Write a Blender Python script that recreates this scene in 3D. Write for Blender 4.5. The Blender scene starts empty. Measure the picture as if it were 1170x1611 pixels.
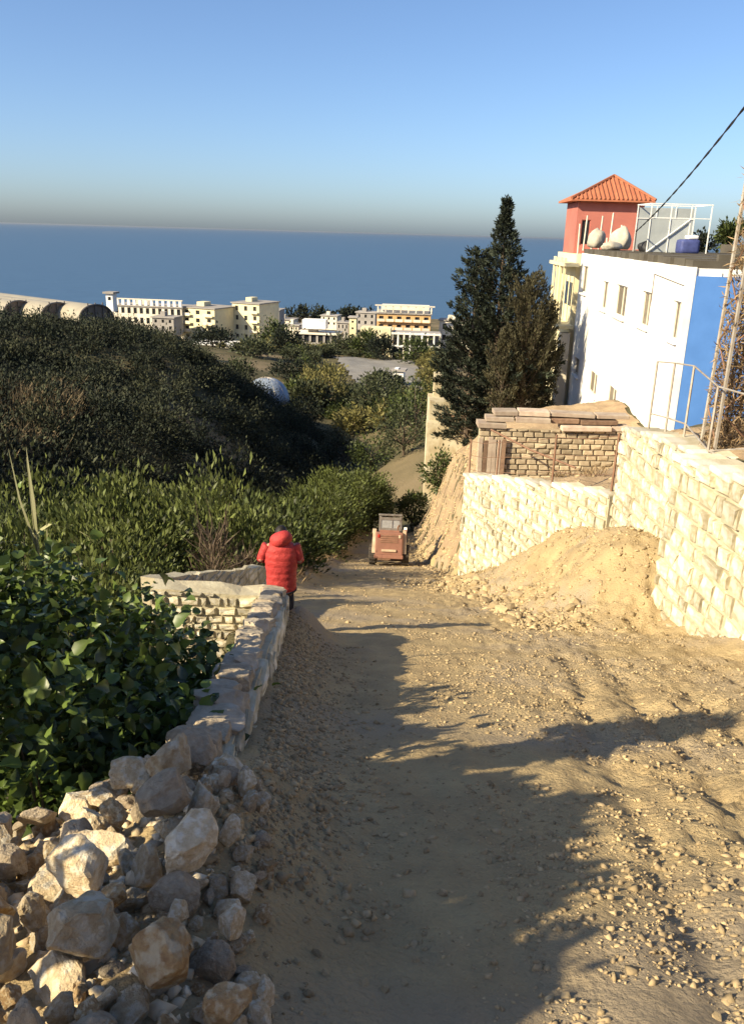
import bpy, bmesh, math, random
import numpy as np
from mathutils import Vector, Matrix, Euler

random.seed(7); RNG = np.random.default_rng(11)
scn = bpy.context.scene; COL = scn.collection
rad = math.radians

# ------------------------------------------------------------------ camera
F, CX, CY, PITCH, ROLL = 1300.0, 585.0, 805.5, rad(18.66), rad(1.6)
cam_d = bpy.data.cameras.new('camera'); cam = bpy.data.objects.new('camera', cam_d); COL.objects.link(cam)
cam_d.sensor_fit = 'VERTICAL'; cam_d.sensor_height = 24.0; cam_d.lens = 24.0 * F / 1611.0
cam_d.clip_start = 0.05; cam_d.clip_end = 120000
cam.matrix_world = Matrix.Rotation(math.pi/2 - PITCH, 4, 'X') @ Matrix.Rotation(ROLL, 4, 'Z')
scn.camera = cam

# ------------------------------------------------------------------ light
SUN_EL = rad(31.0); SHADOW_AZ = rad(30.0)          # shadows fall towards (+cos, +sin)
sun_to = Vector((-math.cos(SHADOW_AZ)*math.cos(SUN_EL), -math.sin(SHADOW_AZ)*math.cos(SUN_EL), math.sin(SUN_EL)))
world = bpy.data.worlds.new('World'); scn.world = world; world.use_nodes = True
wn = world.node_tree.nodes; wl = world.node_tree.links
for n in list(wn): wn.remove(n)
wo = wn.new('ShaderNodeOutputWorld'); bg = wn.new('ShaderNodeBackground'); sky = wn.new('ShaderNodeTexSky')
sky.sky_type = 'NISHITA'; sky.sun_disc = False; sky.sun_elevation = SUN_EL
sky.sun_rotation = math.atan2(sun_to.x, sun_to.y)
sky.altitude = 60; sky.air_density = 0.78; sky.dust_density = 1.35; sky.ozone_density = 4.6
bg.inputs['Strength'].default_value = 0.088
wl.new(sky.outputs[0], bg.inputs[0]); wl.new(bg.outputs[0], wo.inputs[0])
sl = bpy.data.lights.new('sun', 'SUN'); sl.energy = 4.8; sl.angle = rad(0.5); sl.color = (1.0, 0.855, 0.585)
so = bpy.data.objects.new('sun', sl); COL.objects.link(so)
so.rotation_euler = (-sun_to).to_track_quat('-Z', 'Y').to_euler()
scn.view_settings.view_transform = 'Standard'; scn.view_settings.look = 'None'
scn.view_settings.gamma = 1.0; scn.view_settings.exposure = 1.08
scn.cycles.use_denoising = True
scn.cycles.max_bounces = 6; scn.cycles.diffuse_bounces = 3; scn.cycles.transparent_max_bounces = 8

# ------------------------------------------------------------------ helpers
def W(px, py, d):
    u = (px-CX)/F; v = (py-CY)/F; c, s = math.cos(ROLL), math.sin(ROLL)
    u2 = u*c+v*s; v2 = -u*s+v*c
    return Vector((u2*d, d*(math.cos(PITCH)-v2*math.sin(PITCH)), -d*(math.sin(PITCH)+v2*math.cos(PITCH))))
def WY(px, py, y):                                   # the point of that sight line at forward distance y
    w = W(px, py, 1.0); return w*(y/w.y)
def sstep(a, b, x):
    t = np.clip((np.asarray(x, float)-a)/(b-a), 0, 1); return t*t*(3-2*t)
def _h(ix, iy, seed):
    n = (ix.astype(np.int64)*374761393 + iy.astype(np.int64)*668265263 + seed*974634721) & 0x7fffffff
    n = ((n ^ (n >> 13))*1274126177) & 0x7fffffff
    return ((n ^ (n >> 16)) & 0xffff)/65535.0
def vnoise(x, y, seed=0):
    x = np.asarray(x, float); y = np.asarray(y, float)
    ix = np.floor(x); iy = np.floor(y); fx = x-ix; fy = y-iy
    fx = fx*fx*(3-2*fx); fy = fy*fy*(3-2*fy); ix = ix.astype(int); iy = iy.astype(int)
    a = _h(ix, iy, seed); b = _h(ix+1, iy, seed); c = _h(ix, iy+1, seed); d = _h(ix+1, iy+1, seed)
    return (a*(1-fx)+b*fx)*(1-fy)+(c*(1-fx)+d*fx)*fy
def fbm(x, y, seed=0, octs=4):
    s = 0; a = .5
    for k in range(octs):
        s = s+a*(vnoise(x*2**k+k*17.3, y*2**k-k*9.1, seed+k)*2-1); a *= .5
    return s

def link(o, parent=None):
    COL.objects.link(o)
    if parent is not None: o.parent = parent
    return o
def tag(o, label=None, cat=None, group=None, kind=None):
    if label: o['label'] = label
    if cat: o['category'] = cat
    if group: o['group'] = group
    if kind: o['kind'] = kind
    return o
def empty(name, loc, label, cat, group=None, rot=(0, 0, 0)):
    o = bpy.data.objects.new(name, None); o.location = loc; o.rotation_euler = rot; o.empty_display_size = .2
    link(o); return tag(o, label, cat, group)
def copy_tree(o, parent=None):
    c = o.copy(); COL.objects.link(c); c.parent = parent
    for ch in o.children: copy_tree(ch, c)
    return c
def np_mesh(name, v, f, mat, parent=None, smooth=False):
    """v (n,3); f (m,k) uniform polygons"""
    me = bpy.data.meshes.new(name); v = np.asarray(v, np.float32); f = np.asarray(f, np.int32); k = f.shape[1]
    me.vertices.add(len(v)); me.vertices.foreach_set('co', v.ravel())
    me.loops.add(f.size); me.loops.foreach_set('vertex_index', f.ravel())
    me.polygons.add(len(f)); me.polygons.foreach_set('loop_start', np.arange(0, f.size, k, dtype=np.int32))
    me.polygons.foreach_set('loop_total', np.full(len(f), k, np.int32))
    if smooth: me.polygons.foreach_set('use_smooth', np.ones(len(f), bool))
    me.update(calc_edges=True); me.materials.append(mat)
    return link(bpy.data.objects.new(name, me), parent)

class MB:
    def __init__(s): s.v = []; s.f = []
    def add(s, vs, fs):
        b = len(s.v); s.v += [tuple(v) for v in vs]; s.f += [tuple(i+b for i in f) for f in fs]; return s
    def box(s, c, size, m=None, taper=1.0):
        x, y, z = [d/2 for d in size]; vs = []
        for sz in (-1, 1):
            t = taper if sz > 0 else 1.0
            for sx, sy in ((-1, -1), (1, -1), (1, 1), (-1, 1)): vs.append(Vector((sx*x*t, sy*y*t, sz*z)))
        if m is not None: vs = [m @ v for v in vs]
        c = Vector(c); vs = [v+c for v in vs]
        return s.add(vs, [(3, 2, 1, 0), (4, 5, 6, 7), (0, 1, 5, 4), (1, 2, 6, 5), (2, 3, 7, 6), (3, 0, 4, 7)])
    def bbox(s, c, size, bev=.02, m=None):               # box with chamfered edges
        bm = bmesh.new(); bmesh.ops.create_cube(bm, size=1.0)
        bmesh.ops.scale(bm, vec=size, verts=bm.verts)
        bmesh.ops.bevel(bm, geom=list(bm.edges), offset=bev, segments=2, profile=.6, affect='EDGES')
        bm.verts.index_update(); c = Vector(c)
        s.add([((m @ v.co) if m is not None else v.co)+c for v in bm.verts], [[v.index for v in f.verts] for f in bm.faces]); bm.free(); return s
    def tube(s, pts, r, n=6, cap=True):
        pts = [Vector(p) for p in pts]; rs = r if isinstance(r, (list, tuple)) else [r]*len(pts)
        base = len(s.v); ref = Vector((0, 0, 1))
        for i, p in enumerate(pts):
            d = (pts[min(i+1, len(pts)-1)]-pts[max(i-1, 0)]).normalized()
            a = d.cross(ref)
            if a.length < .05: a = d.cross(Vector((1, 0, 0)))
            a.normalize(); b = d.cross(a).normalized()
            for k in range(n):
                t = 2*math.pi*k/n; q = p+(a*math.cos(t)+b*math.sin(t))*rs[i]; s.v.append(tuple(q))
        for i in range(len(pts)-1):
            for k in range(n):
                k2 = (k+1) % n; s.f.append((base+i*n+k, base+i*n+k2, base+(i+1)*n+k2, base+(i+1)*n+k))
        if cap:
            s.f.append(tuple(base+k for k in range(n))[::-1]); s.f.append(tuple(base+(len(pts)-1)*n+k for k in range(n)))
        return s
    def lathe(s, prof, n=20, c=(0, 0, 0), m=None):       # prof: (r, h) about local z
        base = len(s.v); c = Vector(c)
        for r, h in prof:
            for k in range(n):
                t = 2*math.pi*k/n; q = Vector((r*math.cos(t), r*math.sin(t), h))
                if m is not None: q = m @ q
                s.v.append(tuple(q+c))
        for i in range(len(prof)-1):
            for k in range(n):
                k2 = (k+1) % n; s.f.append((base+i*n+k, base+i*n+k2, base+(i+1)*n+k2, base+(i+1)*n+k))
        s.f.append(tuple(base+k for k in range(n))[::-1]); s.f.append(tuple(base+(len(prof)-1)*n+k for k in range(n)))
        return s
    def prism(s, poly, y0, y1, m=None, c=(0, 0, 0)):     # poly in (x, z), extruded in y
        n = len(poly); c = Vector(c); vs = [Vector((p[0], y0, p[1])) for p in poly]+[Vector((p[0], y1, p[1])) for p in poly]
        if m is not None: vs = [m @ v for v in vs]
        vs = [v+c for v in vs]
        return s.add(vs, [tuple(range(n)), tuple(range(n, 2*n))[::-1]]+[(i, i+n, (i+1) % n+n, (i+1) % n) for i in range(n)])
    def mesh(s, name, mat, smooth=False):
        me = bpy.data.meshes.new(name); me.from_pydata(s.v, [], s.f); me.update()
        bm = bmesh.new(); bm.from_mesh(me); bmesh.ops.recalc_face_normals(bm, faces=bm.faces); bm.to_mesh(me); bm.free()
        me.materials.append(mat)
        if smooth:
            for p in me.polygons: p.use_smooth = True
        return me
    def build(s, name, mat, parent=None, smooth=False):
        return link(bpy.data.objects.new(name, s.mesh(name, mat, smooth)), parent)

# ------------------------------------------------------------------ materials
def pmat(name, col, col2=None, scale=3.0, rough=.85, bump=.0, bscale=20.0, bdist=.02, rand=.12, detail=6, spec=.3, metal=0.0,
         trans=0.0, third=None, tscale=.6, coords='Object'):
    """base colour noise between col and col2, value spread per piece, fine relief"""
    m = bpy.data.materials.new(name); m.use_nodes = True; nt = m.node_tree; N = nt.nodes; L = nt.links
    b = N['Principled BSDF']; tc = N.new('ShaderNodeTexCoord')
    b.inputs['Roughness'].default_value = rough; b.inputs['Metallic'].default_value = metal
    b.inputs['Specular IOR Level'].default_value = spec
    col2 = col2 or tuple(c*.72 for c in col)
    nz = N.new('ShaderNodeTexNoise'); nz.inputs['Scale'].default_value = scale; nz.inputs['Detail'].default_value = detail
    nz.inputs['Roughness'].default_value = .62; L.new(tc.outputs[coords], nz.inputs['Vector'])
    rp = N.new('ShaderNodeValToRGB'); rp.color_ramp.elements[0].position = .33; rp.color_ramp.elements[1].position = .67
    rp.color_ramp.elements[0].color = (*col2, 1); rp.color_ramp.elements[1].color = (*col, 1)
    L.new(nz.outputs['Fac'], rp.inputs['Fac']); out = rp.outputs['Color']
    if third:
        n3 = N.new('ShaderNodeTexNoise'); n3.inputs['Scale'].default_value = tscale; n3.inputs['Detail'].default_value = 5
        L.new(tc.outputs[coords], n3.inputs['Vector'])
        r3 = N.new('ShaderNodeValToRGB'); r3.color_ramp.elements[0].position = .48; r3.color_ramp.elements[1].position = .62
        L.new(n3.outputs['Fac'], r3.inputs['Fac'])
        mx = N.new('ShaderNodeMix'); mx.data_type = 'RGBA'; L.new(r3.outputs['Color'], mx.inputs['Factor'])
        L.new(out, mx.inputs['A']); mx.inputs['B'].default_value = (*third, 1); out = mx.outputs['Result']
    if rand:
        gi = N.new('ShaderNodeNewGeometry'); oi = N.new('ShaderNodeObjectInfo'); ad = N.new('ShaderNodeMath'); ad.operation = 'ADD'
        L.new(gi.outputs['Random Per Island'], ad.inputs[0]); L.new(oi.outputs['Random'], ad.inputs[1])
        fr = N.new('ShaderNodeMath'); fr.operation = 'FRACT'; L.new(ad.outputs[0], fr.inputs[0])
        mr = N.new('ShaderNodeMapRange'); mr.inputs['To Min'].default_value = 1-rand*1.6; mr.inputs['To Max'].default_value = 1+rand
        L.new(fr.outputs[0], mr.inputs['Value'])
        hs = N.new('ShaderNodeHueSaturation'); L.new(out, hs.inputs['Color']); L.new(mr.outputs[0], hs.inputs['Value'])
        out = hs.outputs['Color']
    L.new(out, b.inputs['Base Color'])
    if bump:
        nb = N.new('ShaderNodeTexNoise'); nb.inputs['Scale'].default_value = bscale; nb.inputs['Detail'].default_value = 8
        nb.inputs['Roughness'].default_value = .65; L.new(tc.outputs[coords], nb.inputs['Vector'])
        bp = N.new('ShaderNodeBump'); bp.inputs['Strength'].default_value = bump; bp.inputs['Distance'].default_value = bdist
        L.new(nb.outputs['Fac'], bp.inputs['Height']); L.new(bp.outputs['Normal'], b.inputs['Normal'])
    if trans:
        tr = N.new('ShaderNodeBsdfTranslucent'); L.new(out, tr.inputs['Color'])
        ms = N.new('ShaderNodeMixShader'); ms.inputs[0].default_value = trans
        L.new(b.outputs[0], ms.inputs[1]); L.new(tr.outputs[0], ms.inputs[2]); L.new(ms.outputs[0], N['Material Output'].inputs['Surface'])
    return m
M = {}
M['dirt'] = pmat('dirt', (.47, .355, .19), (.345, .255, .14), 2.2, .95, 1.0, 34, .032, 0, 12, .12, third=(.36, .285, .19), tscale=.5)
_nt = M['dirt'].node_tree; _b = _nt.nodes['Principled BSDF']; _vo = _nt.nodes.new('ShaderNodeTexVoronoi'); _vo.inputs['Scale'].default_value = 30; _vo.inputs['Randomness'].default_value = 1.0
_b2 = _nt.nodes.new('ShaderNodeBump'); _b2.inputs['Strength'].default_value = .4; _b2.inputs['Distance'].default_value = .018; _b2.invert = True
_nt.links.new([n for n in _nt.nodes if n.type == 'TEX_COORD'][0].outputs['Object'], _vo.inputs['Vector']); _nt.links.new(_vo.outputs['Distance'], _b2.inputs['Height'])
_nt.links.new(_b.inputs['Normal'].links[0].from_socket, _b2.inputs['Normal']); _nt.links.new(_b2.outputs['Normal'], _b.inputs['Normal'])
M['clod'] = pmat('clod', (.46, .35, .20), (.34, .255, .15), 6, .95, .6, 40, .01, .2, spec=.1)
M['terrain'] = pmat('terrain', (.13, .11, .06), (.065, .062, .035), .35, .95, .8, 4, .15, 0, 8, .1, third=(.20, .155, .095), tscale=.05)
M['bank'] = pmat('bank', (.40, .30, .185), (.27, .19, .12), 1.2, .95, 1, 9, .06, 0, 8, .1)
M['stone'] = pmat('stone', (.60, .535, .385), (.47, .40, .26), 3.0, .9, .7, 18, .02, .22, third=(.66, .61, .50), tscale=1.5)
M['mortar'] = pmat('mortar', (.49, .44, .31), (.36, .31, .21), 3, .95, .8, 14, .02, 0)
M['rock'] = pmat('rock', (.64, .53, .355), (.45, .33, .195), 4.0, .92, 1.0, 9, .014, .2, 12, .2, third=(.66, .59, .46), tscale=3)
M['rock_ochre'] = pmat('rock_ochre', (.52, .37, .19), (.33, .20, .10), 4.0, .92, 1.0, 10, .014, .15, 9, .2, third=(.58, .49, .34), tscale=3)
M['rock_grey'] = pmat('rock_grey', (.50, .415, .30), (.34, .265, .18), 4.0, .9, 1.0, 9, .014, .15, 9, .2)
M['concrete'] = pmat('concrete', (.43, .37, .29), (.30, .25, .18), 2.5, .9, .6, 30, .012, .12)
M['block'] = pmat('block', (.47, .39, .27), (.36, .28, .18), 2.5, .92, .5, 25, .012, .22)
M['slab'] = pmat('slab', (.52, .43, .33), (.36, .27, .21), 2.5, .9, .5, 20, .01, .25)
M['wood'] = pmat('wood', (.26, .17, .11), (.15, .09, .06), 6, .8, .5, 30, .01, .25)
M['plaster_white'] = pmat('plaster_white', (.82, .81, .79), (.76, .74, .70), .9, .8, .15, 30, .004, 0, third=(.70, .67, .60), tscale=.45)
M['plaster_blue'] = pmat('plaster_blue', (.095, .24, .60), (.08, .21, .54), 1.1, .75, .12, 30, .004, 0)
M['plaster_red'] = pmat('plaster_red', (.44, .155, .12), (.37, .125, .10), 1.0, .8, .1, 20, .004, 0)
M['plaster_cream'] = pmat('plaster_cream', (.74, .66, .42), (.66, .57, .36), .5, .85, 0, rand=.08)
M['plaster_tan'] = pmat('plaster_tan', (.60, .38, .17), (.52, .33, .15), .3, .85, 0, rand=.05)
M['plaster_pale'] = pmat('plaster_pale', (.74, .68, .56), (.62, .55, .44), .3, .85, 0, rand=.1)
M['plaster_grey'] = pmat('plaster_grey', (.36, .33, .30), (.27, .25, .23), .3, .9, 0, rand=.1)
M['rooftile'] = pmat('rooftile', (.40, .145, .075), (.32, .11, .06), 2.2, .85, .3, 14, .03, .15)
M['roofdark'] = pmat('roofdark', (.105, .095, .075), (.07, .06, .048), .7, .95, .3, 10, .03, 0)
M['shutter'] = pmat('shutter', (.20, .17, .13), (.13, .11, .085), 4, .7, 0, rand=.1)
M['window_dark'] = pmat('window_dark', (.03, .035, .04), (.02, .02, .025), 2, .12, 0, rand=.1, spec=.6)
M['frame_white'] = pmat('frame_white', (.78, .77, .74), (.70, .69, .66), 3, .5, 0, rand=.05)
M['net'] = pmat('net', (.42, .45, .45), (.34, .37, .38), 1.5, .9, 0, rand=.1)
M['tarp_blue'] = pmat('tarp_blue', (.07, .09, .25), (.04, .05, .15), 2.5, .6, .4, 5, .05, 0)
M['sack'] = pmat('sack', (.50, .46, .38), (.38, .34, .27), 2.5, .9, .6, 7, .04, .06)
M['metal'] = pmat('metal', (.22, .20, .18), (.14, .11, .09), 8, .6, .2, 40, .004, .1, metal=.3)
M['galv'] = pmat('galv', (.46, .43, .38), (.34, .27, .20), 5, .55, .2, 40, .004, .1, metal=.35)
M['rust'] = pmat('rust', (.24, .13, .08), (.15, .085, .055), 6, .8, .4, 40, .005, .15)
M['cable'] = pmat('cable', (.03, .03, .035), (.02, .02, .02), 8, .6, 0, rand=0)
M['bark'] = pmat('bark', (.13, .095, .065), (.075, .055, .04), 9, .95, .8, 30, .02, .1)
M['loader_red'] = pmat('loader_red', (.25, .115, .08), (.20, .095, .065), 3, .7, .3, 25, .004, .05)
M['loader_cream'] = pmat('loader_cream', (.55, .44, .31), (.42, .30, .20), 4, .6, .2, 25, .004, .05)
M['tyre'] = pmat('tyre', (.075, .062, .05), (.04, .034, .03), 6, .9, .4, 25, .01, 0)
M['glass'] = pmat('glass', (.30, .29, .27), (.22, .21, .20), 6, .15, 0, rand=0, spec=.7)
M['lamp_red'] = pmat('lamp_red', (.35, .03, .02), None, 6, .3, 0, rand=0)
M['jacket'] = pmat('jacket', (.43, .045, .04), (.35, .03, .03), 4, .6, .9, 7, .04, 0)
M['trousers'] = pmat('trousers', (.035, .035, .045), (.022, .022, .03), 6, .9, .3, 50, .004, 0)
M['skin'] = pmat('skin', (.46, .28, .19), (.40, .23, .15), 12, .55, 0, rand=0)
M['hair'] = pmat('hair', (.02, .015, .012), (.012, .009, .007), 30, .6, .4, 80, .004, 0)
M['shoe'] = pmat('shoe', (.05, .04, .035), None, 10, .7, 0, rand=0)
M['hut_plaster'] = pmat('hut_plaster', (.50, .43, .28), (.36, .29, .18), 1.2, .9, .6, 8, .03, .1, third=(.58, .52, .38), tscale=.8)
M['poly'] = pmat('poly', (.36, .32, .24), (.28, .25, .19), .5, .5, .2, 3, .05, 0)
M['poly_end'] = pmat('poly_end', (.26, .20, .15), (.17, .13, .10), .8, .7, .2, 3, .05, 0)
M['poly_shaded'] = pmat('poly_shaded', (.24, .29, .37), (.19, .23, .30), .5, .5, .2, 3, .05, 0)  # dome plastic; the hill's shade is put into this dim blue
M['asphalt'] = pmat('asphalt', (.25, .235, .21), (.20, .185, .165), .2, .9, .2, 8, .02, 0)
def leafmat(n, a, b, rand=.35, trans=.25, rough=.55, spec=.3): M[n] = pmat(n, a, b, .9, rough, 0, rand=rand, trans=trans, spec=spec)
leafmat('leaf_vine', (.125, .175, .036), (.065, .10, .022), .45, .3, .42, .45)
leafmat('leaf_vine_pale', (.20, .26, .08), (.13, .18, .05), .3, .3, .42, .45)
leafmat('leaf_orchard', (.130, .152, .040), (.070, .09, .025), .45, .25)
leafmat('leaf_orchard_dark', (.085, .105, .030), (.05, .068, .02), .45, .2)
leafmat('leaf_cypress', (.040, .050, .030), (.022, .030, .020), .45, .1, .8)
leafmat('leaf_cypress_brown', (.090, .080, .040), (.048, .046, .025), .4, .1, .8)
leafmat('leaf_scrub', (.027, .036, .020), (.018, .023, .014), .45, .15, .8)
leafmat('leaf_olive', (.085, .095, .045), (.05, .06, .03), .4, .2, .7)
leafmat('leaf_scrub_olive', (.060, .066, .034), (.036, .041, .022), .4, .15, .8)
leafmat('leaf_yellow', (.24, .21, .07), (.15, .14, .05), .35, .25, .7)
leafmat('leaf_dry', (.36, .26, .14), (.24, .16, .09), .4, .2, .8)
leafmat('leaf_reed_brown', (.20, .155, .09), (.13, .10, .06), .4, .2, .8)
leafmat('leaf_reed', (.42, .40, .24), (.30, .30, .15), .3, .2, .7)

# sea
sm = bpy.data.materials.new('sea_water'); sm.use_nodes = True; nt = sm.node_tree; b = nt.nodes['Principled BSDF']
b.inputs['Base Color'].default_value = (.05, .105, .19, 1); b.inputs['Roughness'].default_value = .55; b.inputs['Specular IOR Level'].default_value = .22
tc = nt.nodes.new('ShaderNodeTexCoord'); mp = nt.nodes.new('ShaderNodeMapping'); mp.inputs['Scale'].default_value = (.02, .05, .05)
nz = nt.nodes.new('ShaderNodeTexNoise'); nz.inputs['Scale'].default_value = 1.0; nz.inputs['Detail'].default_value = 8
bp = nt.nodes.new('ShaderNodeBump'); bp.inputs['Strength'].default_value = .6; bp.inputs['Distance'].default_value = 4
nt.links.new(tc.outputs['Object'], mp.inputs['Vector']); nt.links.new(mp.outputs[0], nz.inputs['Vector'])
nt.links.new(nz.outputs['Fac'], bp.inputs['Height']); nt.links.new(bp.outputs['Normal'], b.inputs['Normal'])
M['sea'] = sm

# ------------------------------------------------------------------ ground shape
def zroad(y):
    y = np.asarray(y, float)
    return np.where(y < 36, -1.65-.36*y, -1.65-.36*36-.25*(np.minimum(y, 75)-36)-.12*(np.maximum(y, 75)-75))
def xl(y): return np.interp(y, [-8, 2.6, 3.6, 9.5, 9.9, 16.5, 18, 36, 50, 70], [-2.2, -2.1, -.66, -1.10, -2.75, -2.3, -2.0, -1.9, -.9, 1.0])
def xr(y): return np.interp(y, [-8, 6, 11, 15.2, 17.2, 24.6, 25.6, 30, 40, 50, 70], [6.2, 5.8, 5.35, 5.25, 5.35, 2.75, 2.7, 2.5, 2.2, 2.4, 5.0])
def tps(pts):
    P = np.array(pts, float); n = len(P); d = np.hypot(P[:, None, 0]-P[None, :, 0], P[:, None, 1]-P[None, :, 1])
    K = np.where(d > 0, d*d*np.log(d+1e-9), 0)+np.eye(n)*.5
    A = np.zeros((n+3, n+3)); A[:n, :n] = K; A[:n, n] = 1; A[:n, n+1:] = P[:, :2]; A[n:, :n] = A[:n, n:].T
    w = np.linalg.solve(A, np.concatenate([P[:, 2], [0, 0, 0]]))
    def f(x, y):
        x = np.asarray(x, float); r = w[n]+w[n+1]*x+w[n+2]*y
        for i in range(n):
            dd = np.hypot(x-P[i, 0], y-P[i, 1]); r = r+w[i]*dd*dd*np.log(dd+1e-9)
        return r
    return f
def V3(px, py, d, dz=0): w = W(px, py, d); return (w.x, w.y, w.z+dz)
far_pts = [(-6, 6, -5.4), (-6, 12, -7.6), (-7, 20, -10.8), (-7, 30, -14.2), (-14, 30, -13.5), (-13, 18, -9.6), (-12, 4, -4.8), (-9, 40, -17.3), (-10, -10, -1),
    (-22, 20, -7), (-20, 35, -10.5), (-30, 5, -2), (-40, 25, -3), (-9, 50, -20), (-8, 70, -24.5), (-7, 90, -27.5), (-6, 112, -30),
    V3(0, 490, 50, -7.6), V3(100, 495, 60, -7.5), V3(180, 500, 70, -6.6), V3(300, 530, 90, -2.6), V3(345, 580, 100, -2), V3(450, 640, 110, -1.5), V3(490, 690, 116, -.5),
    (-15.5, 55, -14), (-15, 72, -16.5), (-14, 90, -20), V3(100, 500, 95, -2), V3(30, 495, 110, -2), V3(190, 498, 120, -2), V3(0, 480, 150, -2), (-60, 70, -6), (-90, 130, -13), (-60, 160, -20),
    (-2, 60, -21.5), (4, 60, -20.5), (3, 75, -22), V3(420, 628, 130, -.8), V3(520, 660, 130, -2), V3(590, 600, 205, -.3), V3(590, 565, 260, -.3), V3(560, 640, 150, -2.5), V3(650, 640, 120, -2.5), V3(640, 680, 90, -2),
    (16, 80, -17), (30, 60, -10), (45, 100, -18), (90, 200, -30), V3(310, 550, 280, 0), V3(200, 520, 250, -1), V3(470, 555, 290, 0), V3(640, 565, 290, 0), V3(750, 570, 290, 0), (110, 330, -43), (-67, 335, -42.5), (-120, 335, -42), (-200, 250, -28), (-200, 100, -8), (150, 100, -15), (100, 30, 2), (60, 20, 0), (250, 300, -38),
    (-150, 450, -48), (0, 450, -48.5), (150, 450, -48.5), (-300, 470, -47), (-300, 600, -56), (-100, 600, -57), (100, 600, -57), (300, 600, -57), (0, 540, -52), (300, 100, -10), (-300, 100, -5), (0, 700, -62), (300, 700, -62), (-300, 700, -62)]
FAR = tps(far_pts)
ter_pts = [(5.6, 8, -2.6), (5.6, 11.6, -3.25), (5.5, 15, -3.6), (5.6, 16.9, -3.9), (5.7, 18, -5.5), (4.6, 20, -6.1), (3.1, 24.5, -7.5), (5, 24, -7.0), (4, 28, -8.6), (7, 28, -8.6), (9, 28, -7.8), (7.2, 22, -5.9), (8, 18, -4.0),
    (9.5, 24, -5.6), (10.6, 28, -6.3), (11.3, 29.8, -6.5), (12.5, 29, -6.2), (15, 28, -5.2), (12, 20, -3.6), (10, 12, -2.5), (7, 5, -1), (5.5, 34, -8.4), (9, 34, -8.2), (5.6, 40, -8.9), (9, 45, -9.6), (12.2, 53, -10.7), (7, 50, -11.5), (6, 58, -15), (13, 62, -12.5), (20, 62, -9), (20, 40, -6), (25, 20, -1), (3.4, 32, -10.3), (3.2, 36, -11.0), (4.0, 40, -10.9), (3.2, 44, -12.2), (5.2, 42.6, -10.9), (3.4, 48, -13.6)]
TER = tps(ter_pts)
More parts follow.
